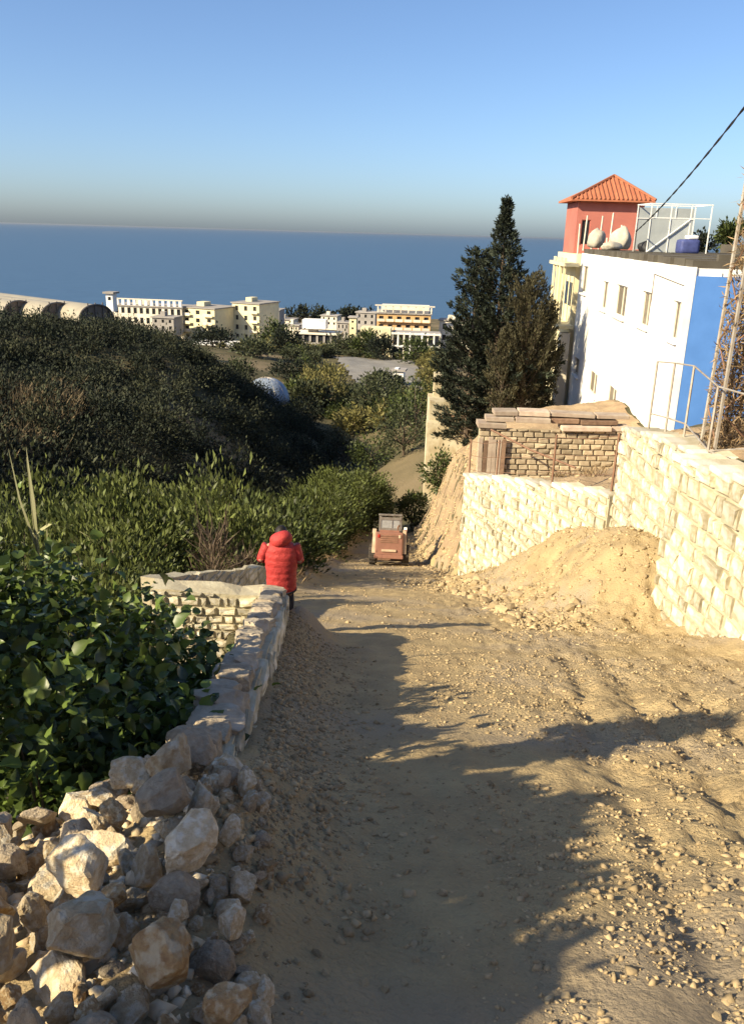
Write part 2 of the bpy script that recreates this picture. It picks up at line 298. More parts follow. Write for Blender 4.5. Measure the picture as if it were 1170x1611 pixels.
def ground(x, y, detail=True):
    x = np.asarray(x, float); y = np.asarray(y, float)
    L, Rr = xl(y), xr(y)
    zr = zroad(y); wob = fbm(x*.9, y*.5, 3)*.05
    # fill banked along the left wall, spoil heap against the right wall
    dw = Rr-x
    hm = 1.75*sstep(2.45, .1, dw+.5*fbm(x*.8, y*.5, 9))*sstep(11.3, 14.8, y)*sstep(23.6, 18.0, y)
    berm = (.20+.14*sstep(4, 9, y))*np.exp(-((x-L)/.42)**2)*sstep(2.5, 4, y)*sstep(10.5, 9, y)
    foot = .35*sstep(.9, 0, dw)*sstep(12.5, 10, y)
    hump = .5*np.exp(-((x+.93)/.33)**2-((y-9.95)/.55)**2)
    edge = .28*np.exp(-((x-L-.1)/.35)**2)*sstep(17, 19, y)
    rub = .10*np.exp(-((x+1.15)/.6)**2-((y-2.3)/.9)**2)+.40*np.exp(-((x+.68)/.42)**2-((y-2.95)/.75)**2)+.16*np.exp(-((x+.55)/.4)**2-((y-1.7)/.6)**2)
    z = zr+wob*sstep(-8, 0, y)+hm+berm+foot+edge+rub+hump
    if detail:
        rough = sstep(.9, 2.2, x+.5*fbm(x, y*.6, 21))
        z = z+fbm(x*3.2, y*2.2, 5)*(.03+.035*rough)+fbm(x*8, y*7, 6, 3)*(.014+.028*rough)
        pit = np.maximum(0, vnoise(x*11+3, y*9, 77)-.62)*np.maximum(0, vnoise(x*2.3, y*1.7, 78)-.25)
        z = z-pit*(.03+.22*rough)+np.abs(fbm(x*15, y*13, 79, 2))*.05*rough+np.abs(fbm(x*6, y*5, 80, 3))*.02
        for k in range(7):                                # wheel ruts and blade lines pushed across the fill
            x0 = 1.5+.62*k; ph = x-x0-.16*(y-4)-.2*fbm(y*.5, k*7.7+x*0, 31)
            z = z-.045*np.exp(-(ph/.10)**2)*sstep(1.2, 2.4, y)*sstep(12, 7, y)
        for x0 in (2.3, 3.55):                            # lug prints inside two of the wheel tracks
            ph = x-x0-.16*(y-4); z = z+.022*np.maximum(0, np.sin((y+np.abs(ph)*1.1)*2*np.pi/.17))*sstep(.26, .2, np.abs(ph))*sstep(1.5, 2.2, y)*sstep(6.5, 5, y)
        hm2 = hm > .02
        z = z+np.where(hm2, fbm(x*2.2, y*1.6, 12)*.16, 0)
    # left drop
    drop = np.interp(y, [-8, 3, 9.5, 20, 34, 42], [1.3, 1.5, 1.9, 2.1, 1.4, .5])
    zl = zr-drop+fbm(x*.7, y*.7, 8)*.25
    farw = np.maximum(sstep(36, 52, y), sstep(-4.5, -11, x))
    near = z*(1-sstep(.12, .75, L-.15-x))+zl*sstep(.12, .75, L-.15-x)
    zf = FAR(x, y)+fbm(x*.12, y*.12, 14)*.8*sstep(20, 60, y)
    corr = sstep(7, 3.5, np.abs(x-(xl(y)+xr(y))/2))*sstep(64, 50, y)
    farw2 = farw*(1-corr*sstep(-3, -2, x-L))
    g = near*(1-farw2)+zf*farw2
    # terrace right of the wall / bank beyond the wall's end
    wid = np.interp(y, [24.8, 27, 40, 50, 70], [.35, 1.9, 2.3, 2.8, 5])
    off = np.interp(y, [24.8, 26], [.22, 0])
    t = np.clip((x-Rr-off)/wid, 0, 1); t = t*t*(3-2*t)
    t = t*sstep(82, 58, y)
    bankn = np.where((t > .02) & (t < .98) & (y > 25), fbm(x*1.1, y*.9, 41)*.7+fbm(x*3.1, y*2.9, 43)*.3, 0)
    tz = np.where(sstep(82, 58, y)*sstep(70, 35, x) > 0, TER(x, y), 0)+fbm(x*1.3, y*1.3, 15)*.18*sstep(.5, 1.5, x-Rr-off)
    t = t*sstep(70, 35, x)
    return g*(1-t)+tz*t+bankn
def gz(x, y): return float(ground(np.array([x]), np.array([y]))[0])
def grid_mesh(name, xs, ys, fn, mat, mask=None):
    X, Y = np.meshgrid(xs, ys); Z = fn(X, Y); nx = len(xs)
    v = np.stack([X.ravel(), Y.ravel(), Z.ravel()], 1)
    i, j = np.meshgrid(np.arange(nx-1), np.arange(len(ys)-1)); a = (j*nx+i).ravel()
    f = np.stack([a, a+1, a+nx+1, a+nx], 1)
    if mask is not None:
        cx = (X[:-1, :-1]+X[1:, 1:])/2; cy = (Y[:-1, :-1]+Y[1:, 1:])/2; f = f[mask(cx, cy).ravel()]
        used = np.unique(f); mp_ = -np.ones(len(v), int); mp_[used] = np.arange(len(used)); v = v[used]; f = mp_[f]
    return np_mesh(name, v, f, mat, smooth=True)
def spaced(a, lo, hi, b, fine, grow):
    r = list(np.arange(lo, hi+fine/2, fine)); s = fine; p = r[-1]
    while p < b: s = s*grow; p += s; r.append(p)
    s = fine; p = r[0]; l = []
    while p > a: s = s*grow; p -= s; l.append(p)
    return np.array(l[::-1]+r)
road_on = lambda x, y: (x > xl(y)-.25) & (x < xr(y)+.5) & (y < 49)
# --- the road: one fine sheet; terrain dips a little under it
road = grid_mesh('dirt_road', np.concatenate([np.arange(-4.2, -1.2, .12), np.arange(-1.2, 6.9, .038)]), np.concatenate([np.arange(-4, 1.2, .14), np.arange(1.2, 8, .038), np.arange(8, 13, .07), np.arange(13, 27, .12), np.arange(27, 50, .3)]), ground, M['dirt'], road_on)
tag(road, 'steep unpaved road of pale trampled earth', kind='structure')
def terr_z(x, y):
    z = ground(x, y, False); inside = sstep(-.2, .15, x-xl(y))*sstep(.45, .1, x-xr(y))*sstep(49.5, 47.5, y); return z-.16*inside
def far_sheet(x, y): return terr_z(x, y)
terrain = grid_mesh('hillside_terrain', spaced(-900, -5, 9, 900, .16, 1.055), spaced(-60, -3, 30, 720, .2, 1.035), far_sheet, M['terrain'])
tag(terrain, 'earth hillside falling to the coast', kind='structure')
# bare earth of the terrace and bank, a sheet just above the terrain
bank = grid_mesh('earth_bank', np.arange(2.6, 14.01, .14), np.concatenate([np.arange(4, 30, .16), np.arange(30, 58, .3)]), lambda x, y: terr_z(x, y)+.035,
    M['bank'], lambda x, y: (x > xr(y)+.1) & (x < 11.1+.06*(y-31)) & (y < 57))
tag(bank, 'bare earth terrace and bank above the road', kind='structure')
s = MB(); s.v = [(-60000, 430, -55), (60000, 430, -55), (60000, 90000, -55), (-60000, 90000, -55)]; s.f = [(0, 1, 2, 3)]
tag(s.build('sea', M['sea']), 'calm blue sea to the horizon', kind='structure')
# ------------------------------------------------------------------ stone walls
from mathutils import noise as mno
def rock_mesh(seed, mat, sub=4, name='rock', boxy=0):
    r = random.Random(seed); bm = bmesh.new(); bmesh.ops.create_icosphere(bm, subdivisions=sub, radius=1.0)
    sc = Vector((r.uniform(.8, 1.25), r.uniform(.7, 1.05), r.uniform(.6, .95))) if not boxy else Vector((1, 1, 1))
    planes = [(Vector((r.gauss(0, 1), r.gauss(0, 1), r.gauss(0, 1))).normalized(), r.uniform(.5, .82)) for _ in range(13 if not boxy else 5)]
    if boxy: planes += [(Vector(a), r.uniform(.62, .74)) for a in ((1, r.uniform(-.2, .2), .1), (-1, r.uniform(-.2, .2), 0), (r.uniform(-.2, .2), 1, 0), (r.uniform(-.2, .2), -1, 0), (r.uniform(-.1, .1), r.uniform(-.1, .1), 1), (0, 0, -1))]
    off = Vector((r.uniform(0, 50), r.uniform(0, 50), r.uniform(0, 50)))
    for v in bm.verts:
        c = v.co.copy()
        for n_, d_ in planes:
            e_ = c.dot(n_)-d_
            if e_ > 0: c -= n_*e_*.96
        n1 = mno.fractal(c*2.2+off, 1.0, 2.0, 3); n2 = mno.noise(c*7+off); n3 = mno.noise(c*15+off)
        v.co = Vector((c.x*sc.x, c.y*sc.y, c.z*sc.z))*(1+.10*n1-.07*max(0, n2-.15)+.025*n3)
    me = bpy.data.meshes.new(name); bm.to_mesh(me); bm.free(); me.materials.append(mat); return me
def stone_meshes(n, mat, name='stone', seed=3):
    r = random.Random(seed); out = []
    for _ in range(n):
        j = lambda a: r.uniform(-a, a)
        back = [(-.5, .5, -.5), (.5, .5, -.5), (.5, .5, .5), (-.5, .5, .5)]
        rim = [(x+j(.04), -.24+j(.10), z+j(.04)) for x, _, z in ((-.47, 0, -.46), (.47, 0, -.46), (.47, 0, .46), (-.47, 0, .46))]
        fr = [(x+j(.09), -.42+j(.12), z+j(.07)) for x, _, z in ((-.40, 0, -.38), (.40, 0, -.38), (.40, 0, .38), (-.40, 0, .38))]
        c = [(j(.12), -.45+j(.12), j(.12))]
        m = MB(); f = [(3, 2, 1, 0)]
        for k in range(4):
            k2 = (k+1) % 4; f += [(k, k2, 4+k2, 4+k), (4+k, 4+k2, 8+k2, 8+k), (8+k, 8+k2, 12)]
        m.add(back+rim+fr+c, f); out.append(m.mesh(name, mat))
    return out
STONES = stone_meshes(10, M['stone']); SMALL = stone_meshes(8, M['stone'], seed=9)
BLOCKS = stone_meshes(6, M['block'], 'block', 12)
class Path:
    def __init__(s, pts):
        s.p = [Vector((a, b, 0)) for a, b in pts]; s.l = [0]
        for a, b in zip(s.p, s.p[1:]): s.l.append(s.l[-1]+(b-a).length)
        s.len = s.l[-1]
    def at(s, t):
        t = min(max(t, 0), s.len-1e-4)
        for i in range(len(s.p)-1):
            if t <= s.l[i+1]:
                d = (s.p[i+1]-s.p[i]).normalized(); return s.p[i]+d*(t-s.l[i]), d
        return s.p[-1], (s.p[-1]-s.p[-2]).normalized()
def stone_wall(name, pts, topf, basef, thick, sw, sh, label, side=1, depth=.16, variants=STONES, cap=True, seed=1, proud=.0, limit=300, group=None):
    """wall along pts; its face looks to the left (side=1) of the way it runs"""
    r = random.Random(seed); P = Path(pts); p0, _ = P.at(0)
    root = empty(name, (p0.x, p0.y, basef(p0.x, p0.y)), label, 'wall', group); o = Vector(root.location)
    core = MB(); n = max(6, int(P.len/.3)); vs = []
    for i in range(n+1):
        t = P.len*i/n; q, d = P.at(t); nl = Vector((-d.y, d.x, 0))*side
        zt = topf(t/P.len)+r.uniform(-.02, .02); zb = basef(q.x, q.y)-.5
        f = q; b_ = q-nl*thick
        vs += [Vector((f.x, f.y, zb))-o, Vector((f.x, f.y, zt))-o, Vector((b_.x, b_.y, zt+r.uniform(-.03, .03)))-o, Vector((b_.x, b_.y, zb))-o]
    fs = []
    for i in range(n):
        a = i*4; b_ = a+4; fs += [(a, b_, b_+1, a+1), (a+1, b_+1, b_+2, a+2), (a+2, b_+2, b_+3, a+3)]
    fs += [(0, 1, 2, 3), (n*4+3, n*4+2, n*4+1, n*4)]
    core.add(vs, fs); core.build('mortar_core', M['mortar'], root)
    items = []; zmin = min(basef(q.x, q.y) for q in P.p)-.2; zmax = max(topf(k/20) for k in range(21)); z = zmin
    while z < zmax+sh:
        h = sh*r.uniform(.65, 1.4); t = -r.uniform(0, sw)
        while t < P.len:
            w = sw*r.uniform(.45, 1.75)
            for lv in P.l[1:-1]:
                if t < lv-.02 < t+w-.04: w = lv-t
            a = max(t, 0); e = min(t+w, P.len)
            if e-a > .3*sw:
                q, d = P.at((a+e)/2); zt = topf((a+e)/2/P.len); zb = basef(q.x, q.y)
                hh = min(h, zt-z)
                if hh > .4*sh and z+hh > zb-.03: items.append((q, d, e-a, hh, z+hh/2))
            t += w
        z += h
    items.sort(key=lambda it: -(it[2]*it[3])/max((it[0].x**2+it[0].y**2), 1))
    rest = MB()
    for i, (q, d, w, h, zc) in enumerate(items):
        nl = Vector((-d.y, d.x, 0))*side; me = r.choice(variants); fl = 1
        m = Matrix((( d.x*side, -nl.x, 0), (d.y*side, -nl.y, 0), (0, 0, 1)))    # local x along, -y outwards
        gap = .035; dp = depth*r.uniform(.7, 1.5)
        loc = Vector((q.x, q.y, zc))-nl*(dp*.5-dp*.42)-o+nl*proud
        M4 = Matrix.Translation(loc) @ m.to_4x4() @ Matrix.Rotation(r.uniform(-.13, .13), 4, 'Y') @ Matrix.Diagonal((w-gap, dp, h-gap, 1))
        if i < limit:
            ob = bpy.data.objects.new('stone', me); link(ob, root); ob.matrix_local = M4
        else:
            rest.add([M4 @ v.co for v in me.vertices], [tuple(p.vertices) for p in me.polygons])
    if rest.v: tag(rest.build('stonework', M['stone'], root), kind='stuff')
    if cap:
        c = MB(); t = 0
        while t < P.len-.1:
            w = min(r.uniform(.35, .7), P.len-t); q, d = P.at(t+w/2); nl = Vector((-d.y, d.x, 0))*side
            m = Matrix(((d.x, -nl.x, 0), (d.y, -nl.y, 0), (0, 0, 1))) @ Matrix.Rotation(r.uniform(-.05, .05), 3, 'Y')
            th = r.uniform(.07, .12); cc = MB().bbox((0, 0, 0), (w-.02, thick+r.uniform(0, .1), th), .025)
            ob = cc.build('coping_stone', M['stone'], root); ob.matrix_local = Matrix.Translation(Vector((q.x, q.y, topf((t+w/2)/P.len)+th*.35))-nl*thick*.46-o) @ m.to_4x4(); t += w
    return root
G0 = lambda x, y: gz(x, y)
groad = lambda x, y: float(zroad(y))
lerp = lambda pts: (lambda t: float(np.interp(t, [p[0] for p in pts], [p[1] for p in pts])))
stone_wall('stone_retaining_wall', [(5.45, 6.5), (5.0, 10.6), (4.80, 12.8), (5.36, 13.05), (5.28, 15.0), (5.30, 17.25)], lerp([(0, -2.5), (.37, -3.05), (.57, -3.3), (.63, -3.35), (.8, -3.5), (1, -3.85)]), groad, .7, .37, .26,
           'taller pale stone retaining wall with a railing, right beside the earth heap', 1, .17, seed=5)
stone_wall('stone_retaining_wall', [(5.22, 17.4), (4.5, 19.8), (3.55, 22.4), (2.83, 24.35), (3.0, 24.75), (4.2, 25.3)], lerp([(0, -5.35), (.85, -7.1), (1, -7.3)]), groad, .42, .34, .24,
           'lower pale stone retaining wall with fence posts, behind the earth heap', 1, .15, seed=8)
# left side: wall along the road, return wall, parapet of the platform
def road_top(t): return float(zroad(3.55+t*6.05))+.30+.44*t
rw = stone_wall('roadside_wall', [(-.74, 3.55), (-.84, 6.0), (-1.06, 9.6)], road_top, groad, .30, .34, .2, 'low rough stone wall along the left edge of the road, in shade', -1, .10, cap=False, seed=21, limit=160)
COP = [rock_mesh(500+k, M['concrete'] if k % 3 else M['rock_grey'], 4, 'coping_stone', 1) for k in range(7)]
r = random.Random(4); t = 0; P = Path([(-.88, 3.5), (-1.0, 6.0), (-1.22, 9.72)]); o = Vector(rw.location)
while t < P.len-.05:                                   # rounded concrete-and-stone coping lumps
    w = r.uniform(.16, .40); w = min(w, P.len-t); q, d = P.at(t+w/2)
    me = r.choice(COP)
    ob = link(bpy.data.objects.new('coping_stone', me), rw); sl_ = math.atan2(road_top(1)-road_top(0), 6.05)
    ob.location = Vector((q.x+r.uniform(-.03, .03), q.y, road_top((q.y-3.55)/6.05)+.02))-o; ob.rotation_euler = (sl_+r.uniform(-.06, .06), r.uniform(-.08, .08), math.atan2(d.y, d.x)-math.pi/2)
    ob.scale = (.19*r.uniform(.8, 1.25), w*.82, .11*r.uniform(.7, 1.5)); t += w
stone_wall('return_wall', [(-1.10, 9.66), (-2.80, 9.62)], lerp([(0, -4.44), (1, -4.36)]), lambda x, y: -6.9, .34, .15, .115, 'sunlit small-stone wall running left from the roadside wall', 1, .10, SMALL, seed=31, cap=False)
stone_wall('platform_parapet', [(-2.78, 9.98), (-2.55, 12.0), (-2.06, 15.4)], lerp([(0, -4.38), (1, -6.42)]), groad, .24, .32, .2, 'thin stone parapet behind the sunlit return wall, edging the platform', -1, .07, seed=35, limit=120, cap=False)

# ------------------------------------------------------------------ buildings
def shell(m, Wd, H, D, ops, rev=.15):
    """box with openings in the front (y=0, looking to -y): ops (x0,x1,z0,z1)"""
    xs = sorted({0, Wd, *[o[0] for o in ops], *[o[1] for o in ops]}); zs = sorted({0, H, *[o[2] for o in ops], *[o[3] for o in ops]})
    for x0, x1 in zip(xs, xs[1:]):
        for z0, z1 in zip(zs, zs[1:]):
            cx, cz = (x0+x1)/2, (z0+z1)/2
            if not any(o[0] < cx < o[1] and o[2] < cz < o[3] for o in ops): m.add([(x0, 0, z0), (x1, 0, z0), (x1, 0, z1), (x0, 0, z1)], [(0, 1, 2, 3)])
    for x0, x1, z0, z1 in ops:
        m.add([(x0, 0, z0), (x1, 0, z0), (x1, 0, z1), (x0, 0, z1), (x0, rev, z0), (x1, rev, z0), (x1, rev, z1), (x0, rev, z1)], [(0, 1, 5, 4), (1, 2, 6, 5), (2, 3, 7, 6), (3, 0, 4, 7)])
    m.add([(0, 0, 0), (Wd, 0, 0), (Wd, D, 0), (0, D, 0), (0, 0, H), (Wd, 0, H), (Wd, D, H), (0, D, H)], [(1, 2, 6, 5), (2, 3, 7, 6), (3, 0, 4, 7), (4, 5, 6, 7)])
    return m
def raw_build(m, name, mat, parent):                    # keep the windings as written
    me = bpy.data.meshes.new(name); me.from_pydata(m.v, [], m.f); me.update(); me.materials.append(mat)
    return link(bpy.data.objects.new(name, me), parent)
def windows(root, ops, rev, pane_mat, frame_mat=None, sill=None, name='window', fw=.06):
    for x0, x1, z0, z1 in ops:
        w = MB(); 
        w.box(((x0+x1)/2, rev+.02, (z0+z1)/2), (x1-x0+.04, .04, z1-z0+.04)); pane = w.build(name, pane_mat, root)
        if frame_mat:
            f = MB(); y = rev-.035
            f.box(((x0+x1)/2, y, z1-fw/2), (x1-x0, .05, fw)).box(((x0+x1)/2, y, z0+fw/2), (x1-x0, .05, fw))
            f.box((x0+fw/2, y, (z0+z1)/2), (fw, .05, z1-z0-2*fw)).box((x1-fw/2, y, (z0+z1)/2), (fw, .05, z1-z0-2*fw)).box(((x0+x1)/2, y, (z0+z1)/2), (fw*.8, .05, z1-z0-2*fw))
            f.build('frame', frame_mat, pane)
        if sill: MB().box(((x0+x1)/2, -.06, z0-.05), (x1-x0+.2, .16, .08)).build('sill', sill, pane)

# --- white three-storey house with a blue end wall
A = Vector((11.2, 31.2, 0)); B = Vector((12.95, 55.5, 0)); fd = (B-A).normalized(); LEN = (B-A).length; fn = Vector((-fd.y, fd.x, 0))
ZB, ZT = -11.3, -.87
def on_facade(px, py):
    d = W(px, py, 1.0); t = A.dot(fn)/Vector((d.x, d.y, 0)).dot(fn); p = d*t
    return LEN-(Vector((p.x, p.y, 0))-A).dot(fd), p.z-ZB
house = empty('white_house', (B.x, B.y, ZB), 'long white three-storey house with a bright blue end wall', 'house', rot=(0, 0, math.atan2(-fd.y, -fd.x)))
# local x runs from far corner B to near corner A, local -y points left of it towards the road?  (front normal)
ops = []
for x0, x1, y0, y1 in ((1054, 1079, 474, 540), (1006, 1022, 458, 516), (966, 984, 448, 500), (945, 955, 442, 488), (914, 923, 418, 462), (952, 968, 606, 648), (924, 938, 583, 622), (902, 910, 562, 592)):
    xm = (x0+x1)/2; ym = (y0+y1)/2
    s0, _ = on_facade(x0, ym); s1, _ = on_facade(x1, ym); _, z1 = on_facade(xm, y0); _, z0 = on_facade(xm, y1)
    s0, s1 = min(s0, s1), max(s0, s1); ops.append((max(s0, .4), min(s1, LEN-.35), z0, z1))
Hh = ZT-ZB
m = shell(MB(), LEN, Hh, 9.0, ops, .18); raw_build(m, 'wall', M['plaster_white'], house)
windows(house, ops, .18, M['shutter'], M['plaster_pale'], M['plaster_white'], 'window', .09)
e = MB(); e.box((LEN+.03, 4.62, Hh/2-.15), (.06, 8.7, Hh-.3)); e.build('end_wall', M['plaster_blue'], house)
MB().box((LEN+.02, .13, Hh/2), (.10, .26, Hh+.02)).build('corner_pilaster', M['plaster_white'], house)
r = random.Random(3)
rf = MB(); n = 26                                        # ragged roofing laid over the wall head
for i in range(n):
    x0 = LEN*i/n; x1 = LEN*(i+1)/n
    rf.box(((x0+x1)/2, 4.6, Hh+.12+r.uniform(-.01, .03)), (x1-x0+.03, 9.0+r.uniform(-.3, .2), .25+r.uniform(0, .08)))
roof_o = rf.build('roof', M['roofdark'], house)
MB().box((LEN*.5, 8.7, Hh+.42), (LEN, .3, .7)).box((LEN-.2, 4.8, Hh+.28), (.25, 7.6, .36)).build('parapet', M['roofdark'], roof_o)
for i in range(9):
    MB().bbox((LEN-.02, 1.0+.5*i+r.uniform(-.1, .1), Hh-.22-r.uniform(0, .12)), (.12, r.uniform(.12, .3), r.uniform(.08, .2)), .02).build('patch', M['plaster_white'], house)
MB().tube([(LEN*.42, -.03, Hh-.3), (LEN*.42, -.03, .4)], .05, 8).build('drainpipe', M['plaster_pale'], house)
MB().tube([(LEN*.80, -.02, Hh-.45), (LEN*.95, -.02, Hh-.62), (LEN-.3, -.02, Hh-.66)], .02, 5).tube([(LEN*.80, -.02, Hh-.45), (LEN*.80, -.02, Hh-1.6)], .02, 5).build('wiring', M['metal'], house)

# --- cream house at the far end with a frame of posts, red penthouse on top
ch = empty('cream_house', (12.75, 56.0, -12.5), 'cream stone house with tall slotted balcony behind the white house', 'house', rot=(0, 0, rad(-3)))
ops2 = []
mm = shell(MB(), 9.0, 11.55, 8.0, [], .3); raw_build(mm, 'wall', M['plaster_cream'], ch)
for k in range(4):
    MB().bbox((-.75, -.35+1.5*k, 9.2), (.16, .16, 4.2), .02).build('balcony_post', M['plaster_cream'], ch)
MB().box((-.45, 2.2, 7.0), (.95, 6.6, .22)).build('balcony_slab', M['plaster_cream'], ch)
MB().box((-.45, 2.2, 10.9), (.95, 6.6, .22)).build('balcony_slab', M['plaster_cream'], ch)
MB().box((-.35, -.35, 3.3), (.7, 1.0, 6.6), taper=.85).build('buttress', M['plaster_pale'], ch)
for k in range(3): MB().bbox((-.02, .9+1.6*k, 9.0), (.06, .8, 1.5), .02).build('window', M['window_dark'], ch)
for k in range(6):
    MB().tube([(.05+.9*k, .1+.3*(k % 2), 11.5), (.02+.9*k, .1+.3*(k % 2), 13.4-.4*(k % 3))], .06, 6).build('post', M['plaster_pale'], ch)
pxl = WY(899, 318, 57.65).x+.55; pw = WY(1030, 318, 57.65).x-.55-pxl
pent = empty('red_penthouse', (pxl, 58.2, -1.0), 'red painted rooftop room with a hipped orange tile roof', 'building', rot=(0, 0, rad(-2)))
zt = WY(950, 318, 58.2).z+1.0
ops3 = [(.35, .95, .6, 2.2)]
raw_build(shell(MB(), pw, zt, 4.0, ops3, .12), 'wall', M['plaster_red'], pent); windows(pent, ops3, .12, M['window_dark'], M['plaster_red'])
MB().bbox((pw-.15, -.06, zt/2), (.3, .1, zt-.02), .02).build('corner_post', M['plaster_red'], pent)
rt = MB(); ex = .55; z0 = zt+.02; hip = 1.7; AX = pw*.6
c = [(-ex, -ex, z0), (pw+ex, -ex, z0), (pw+ex, 4.0+ex, z0), (-ex, 4.0+ex, z0)]; c2 = [(x, y, z+.12) for x, y, z in c]
rt.add(c+c2+[(AX, 2.0, z0+hip)], [(3, 2, 1, 0), (0, 1, 5, 4), (1, 2, 6, 5), (2, 3, 7, 6), (3, 0, 4, 7), (4, 5, 8), (5, 6, 8), (6, 7, 8), (7, 4, 8)])
ro = rt.build('roof', M['rooftile'], pent)
for k in range(17):                                    # tile rolls down the front slope
    x = -ex+.4+(pw+2*ex-.8)*k/16; t_ = 1-abs(x-AX)/((AX if x < AX else pw-AX)+ex); top = Vector((x, -ex, z0+.13)).lerp(Vector((x, 2.0, z0+hip+.03)), max(.06, t_*.97))
    MB().tube([(x, -ex-.03, z0+.14), top], .06, 6).build('tile_roll', M['rooftile'], ro)
for s_ in ((-ex, -ex), (pw+ex, -ex)):
    MB().tube([(s_[0], s_[1], z0+.16), (AX, 2.0, z0+hip+.05)], .10, 6).build('hip_tile', M['rooftile'], ro)
# --- roof clutter
def sack(loc, s, seed, label):
    r = random.Random(seed); bm = bmesh.new(); bmesh.ops.create_icosphere(bm, subdivisions=3, radius=1)
    ph = [r.uniform(0, 6) for _ in range(6)]
    for v in bm.verts:
        c = v.co; q = c.copy()
        k = 1+.10*math.sin(3*c.x+ph[0])*math.cos(4*c.z+ph[1])+.07*math.sin(7*c.y+ph[2]+3*c.z)+.05*math.sin(9*math.atan2(c.y, c.x)+ph[3])*(.4+.6*max(0, c.z))
        v.co = q*k; v.co.z = max(v.co.z, -.78); v.co.xy *= 1-.22*max(0, c.z)**2
    me = bpy.data.meshes.new('bulk_sack'); bm.to_mesh(me); bm.free(); me.materials.append(M['sack'])
    for p in me.polygons: p.use_smooth = True
    ob = link(bpy.data.objects.new('bulk_sack', me)); ob.location = loc; ob.scale = s; ob.rotation_euler = (0, 0, seed)
    return tag(ob, label, 'sack', 'bulk sacks on the roof')
RZ = ZT+.26
p = WY(938, 372, 54.3); sack((p.x, 54.3, RZ+.6), (.60, .55, .66), 1, 'left white bulk sack on the roof before the red room')
p = WY(976, 372, 52.5); sack((p.x, 52.5, RZ+.62), (.68, .6, .72), 2, 'right, larger white bulk sack on the roof before the red room')
p = WY(962, 384, 50.5); sack((p.x, 50.5, RZ+.22), (.85, .5, .3), 4, 'low slumped white sack on the roof in front of the two full ones')
p = WY(1022, 378, 47); db = sack((p.x, 47, RZ+.26), (.6, .5, .38), 6, 'dark lumpy bag on the roof beside the white frame'); db.data.materials[0] = M['cable']; db.name = 'dark_bag'; db['category'] = 'bag'
for px in (918, 942, 958):
    p = WY(px, 380, 55.2); tag(MB().tube([(p.x, 55.2, RZ-.1), (p.x+.06, 55.2, RZ+2.0+.2*(px % 3))], .05, 6).build('roof_post', M['plaster_pale']), {918: 'left thin pale post standing at the roof edge', 942: 'middle thin pale post standing at the roof edge', 958: 'right thin pale post standing at the roof edge'}[px], 'post', 'thin posts on the roof')
q0 = WY(1018, 380, 46); q1 = WY(1112, 380, 46)
fr = empty('frame_shelter', (q0.x, 46, RZ), 'white steel frame shelter with grey net panels on the roof', 'shelter'); Lf = q1.x-q0.x; Hf = WY(1060, 321, 46).z-RZ
for k in range(4):
    for y in (0, 2.4): MB().box((Lf*k/3, y, Hf/2), (.05, .05, Hf)).build('post', M['frame_white'], fr)
for y in (0, 2.4):
    MB().box((Lf/2, y-.004, Hf), (Lf+.1, .05, .05)).build('rail', M['frame_white'], fr); MB().box((Lf/2, y-.004, Hf*.72), (Lf, .04, .04)).build('rail', M['frame_white'], fr)
for x in (0, Lf): MB().box((x, 1.2, Hf+.005), (.05, 2.4, .05)).build('rail', M['frame_white'], fr)
for k in range(3):
    if k < 2: MB().box((Lf*(k+.5)/3, .02, Hf*.36), (Lf/3-.1, .012, Hf*.68)).build('net_panel', M['net'], fr)
    MB().box((Lf*(k+.5)/3, 2.42, Hf*.5), (Lf/3-.1, .012, Hf*.9)).build('net_panel', M['net'], fr)
MB().tube([(0, -.06, .05), (Lf*.66, -.06, Hf*.7)], .035, 6).build('brace', M['frame_white'], fr)
p = WY(1083, 372, 44.6)
tk = empty('covered_tank', (p.x, 44.6, RZ), 'water tank under blue tarpaulin with a white lid on the roof', 'tank')
MB().bbox((0, 0, .36), (1.0, .9, .72), .16).build('tarpaulin', M['tarp_blue'], tk, True); MB().bbox((.15, 0, .82), (.55, .6, .2), .07).build('lid', M['frame_white'], tk, True)
# --- cream outhouse behind the cypress, low far wall beyond the roof
oh = empty('cream_hut', (4.6, 55.0, -17.5), 'low cream walled hut left of the cypress', 'hut')
z_ = lambda px, py, y: WY(px, py, y).z+17.5
x_ = lambda px, y: WY(px, 640, y).x-4.6
MB().box(((x_(676, 55)+x_(760, 55))/2, 1.5, z_(700, 632, 55)/2), (x_(760, 55)-x_(676, 55), 3, z_(700, 632, 55))).build('wall', M['hut_plaster'], oh)
MB().box((x_(687, 56.5), 2.2, z_(690, 590, 56.5)/2), (.5, 1.2, z_(690, 590, 56.5))).build('pillar', M['hut_plaster'], oh)
MB().box(((x_(672, 54.7)+x_(745, 54.7))/2, -.35, z_(700, 664, 54.7)/2), (x_(745, 54.7)-x_(672, 54.7), 1.1, z_(700, 662, 54.7))).build('ledge', M['hut_plaster'], oh)
MB().box(((x_(690, 54.9)+x_(760, 54.9))/2, -.06, z_(720, 656, 54.9)), (x_(760, 54.9)-x_(690, 54.9), .3, .14)).build('beam', M['wood'], oh)

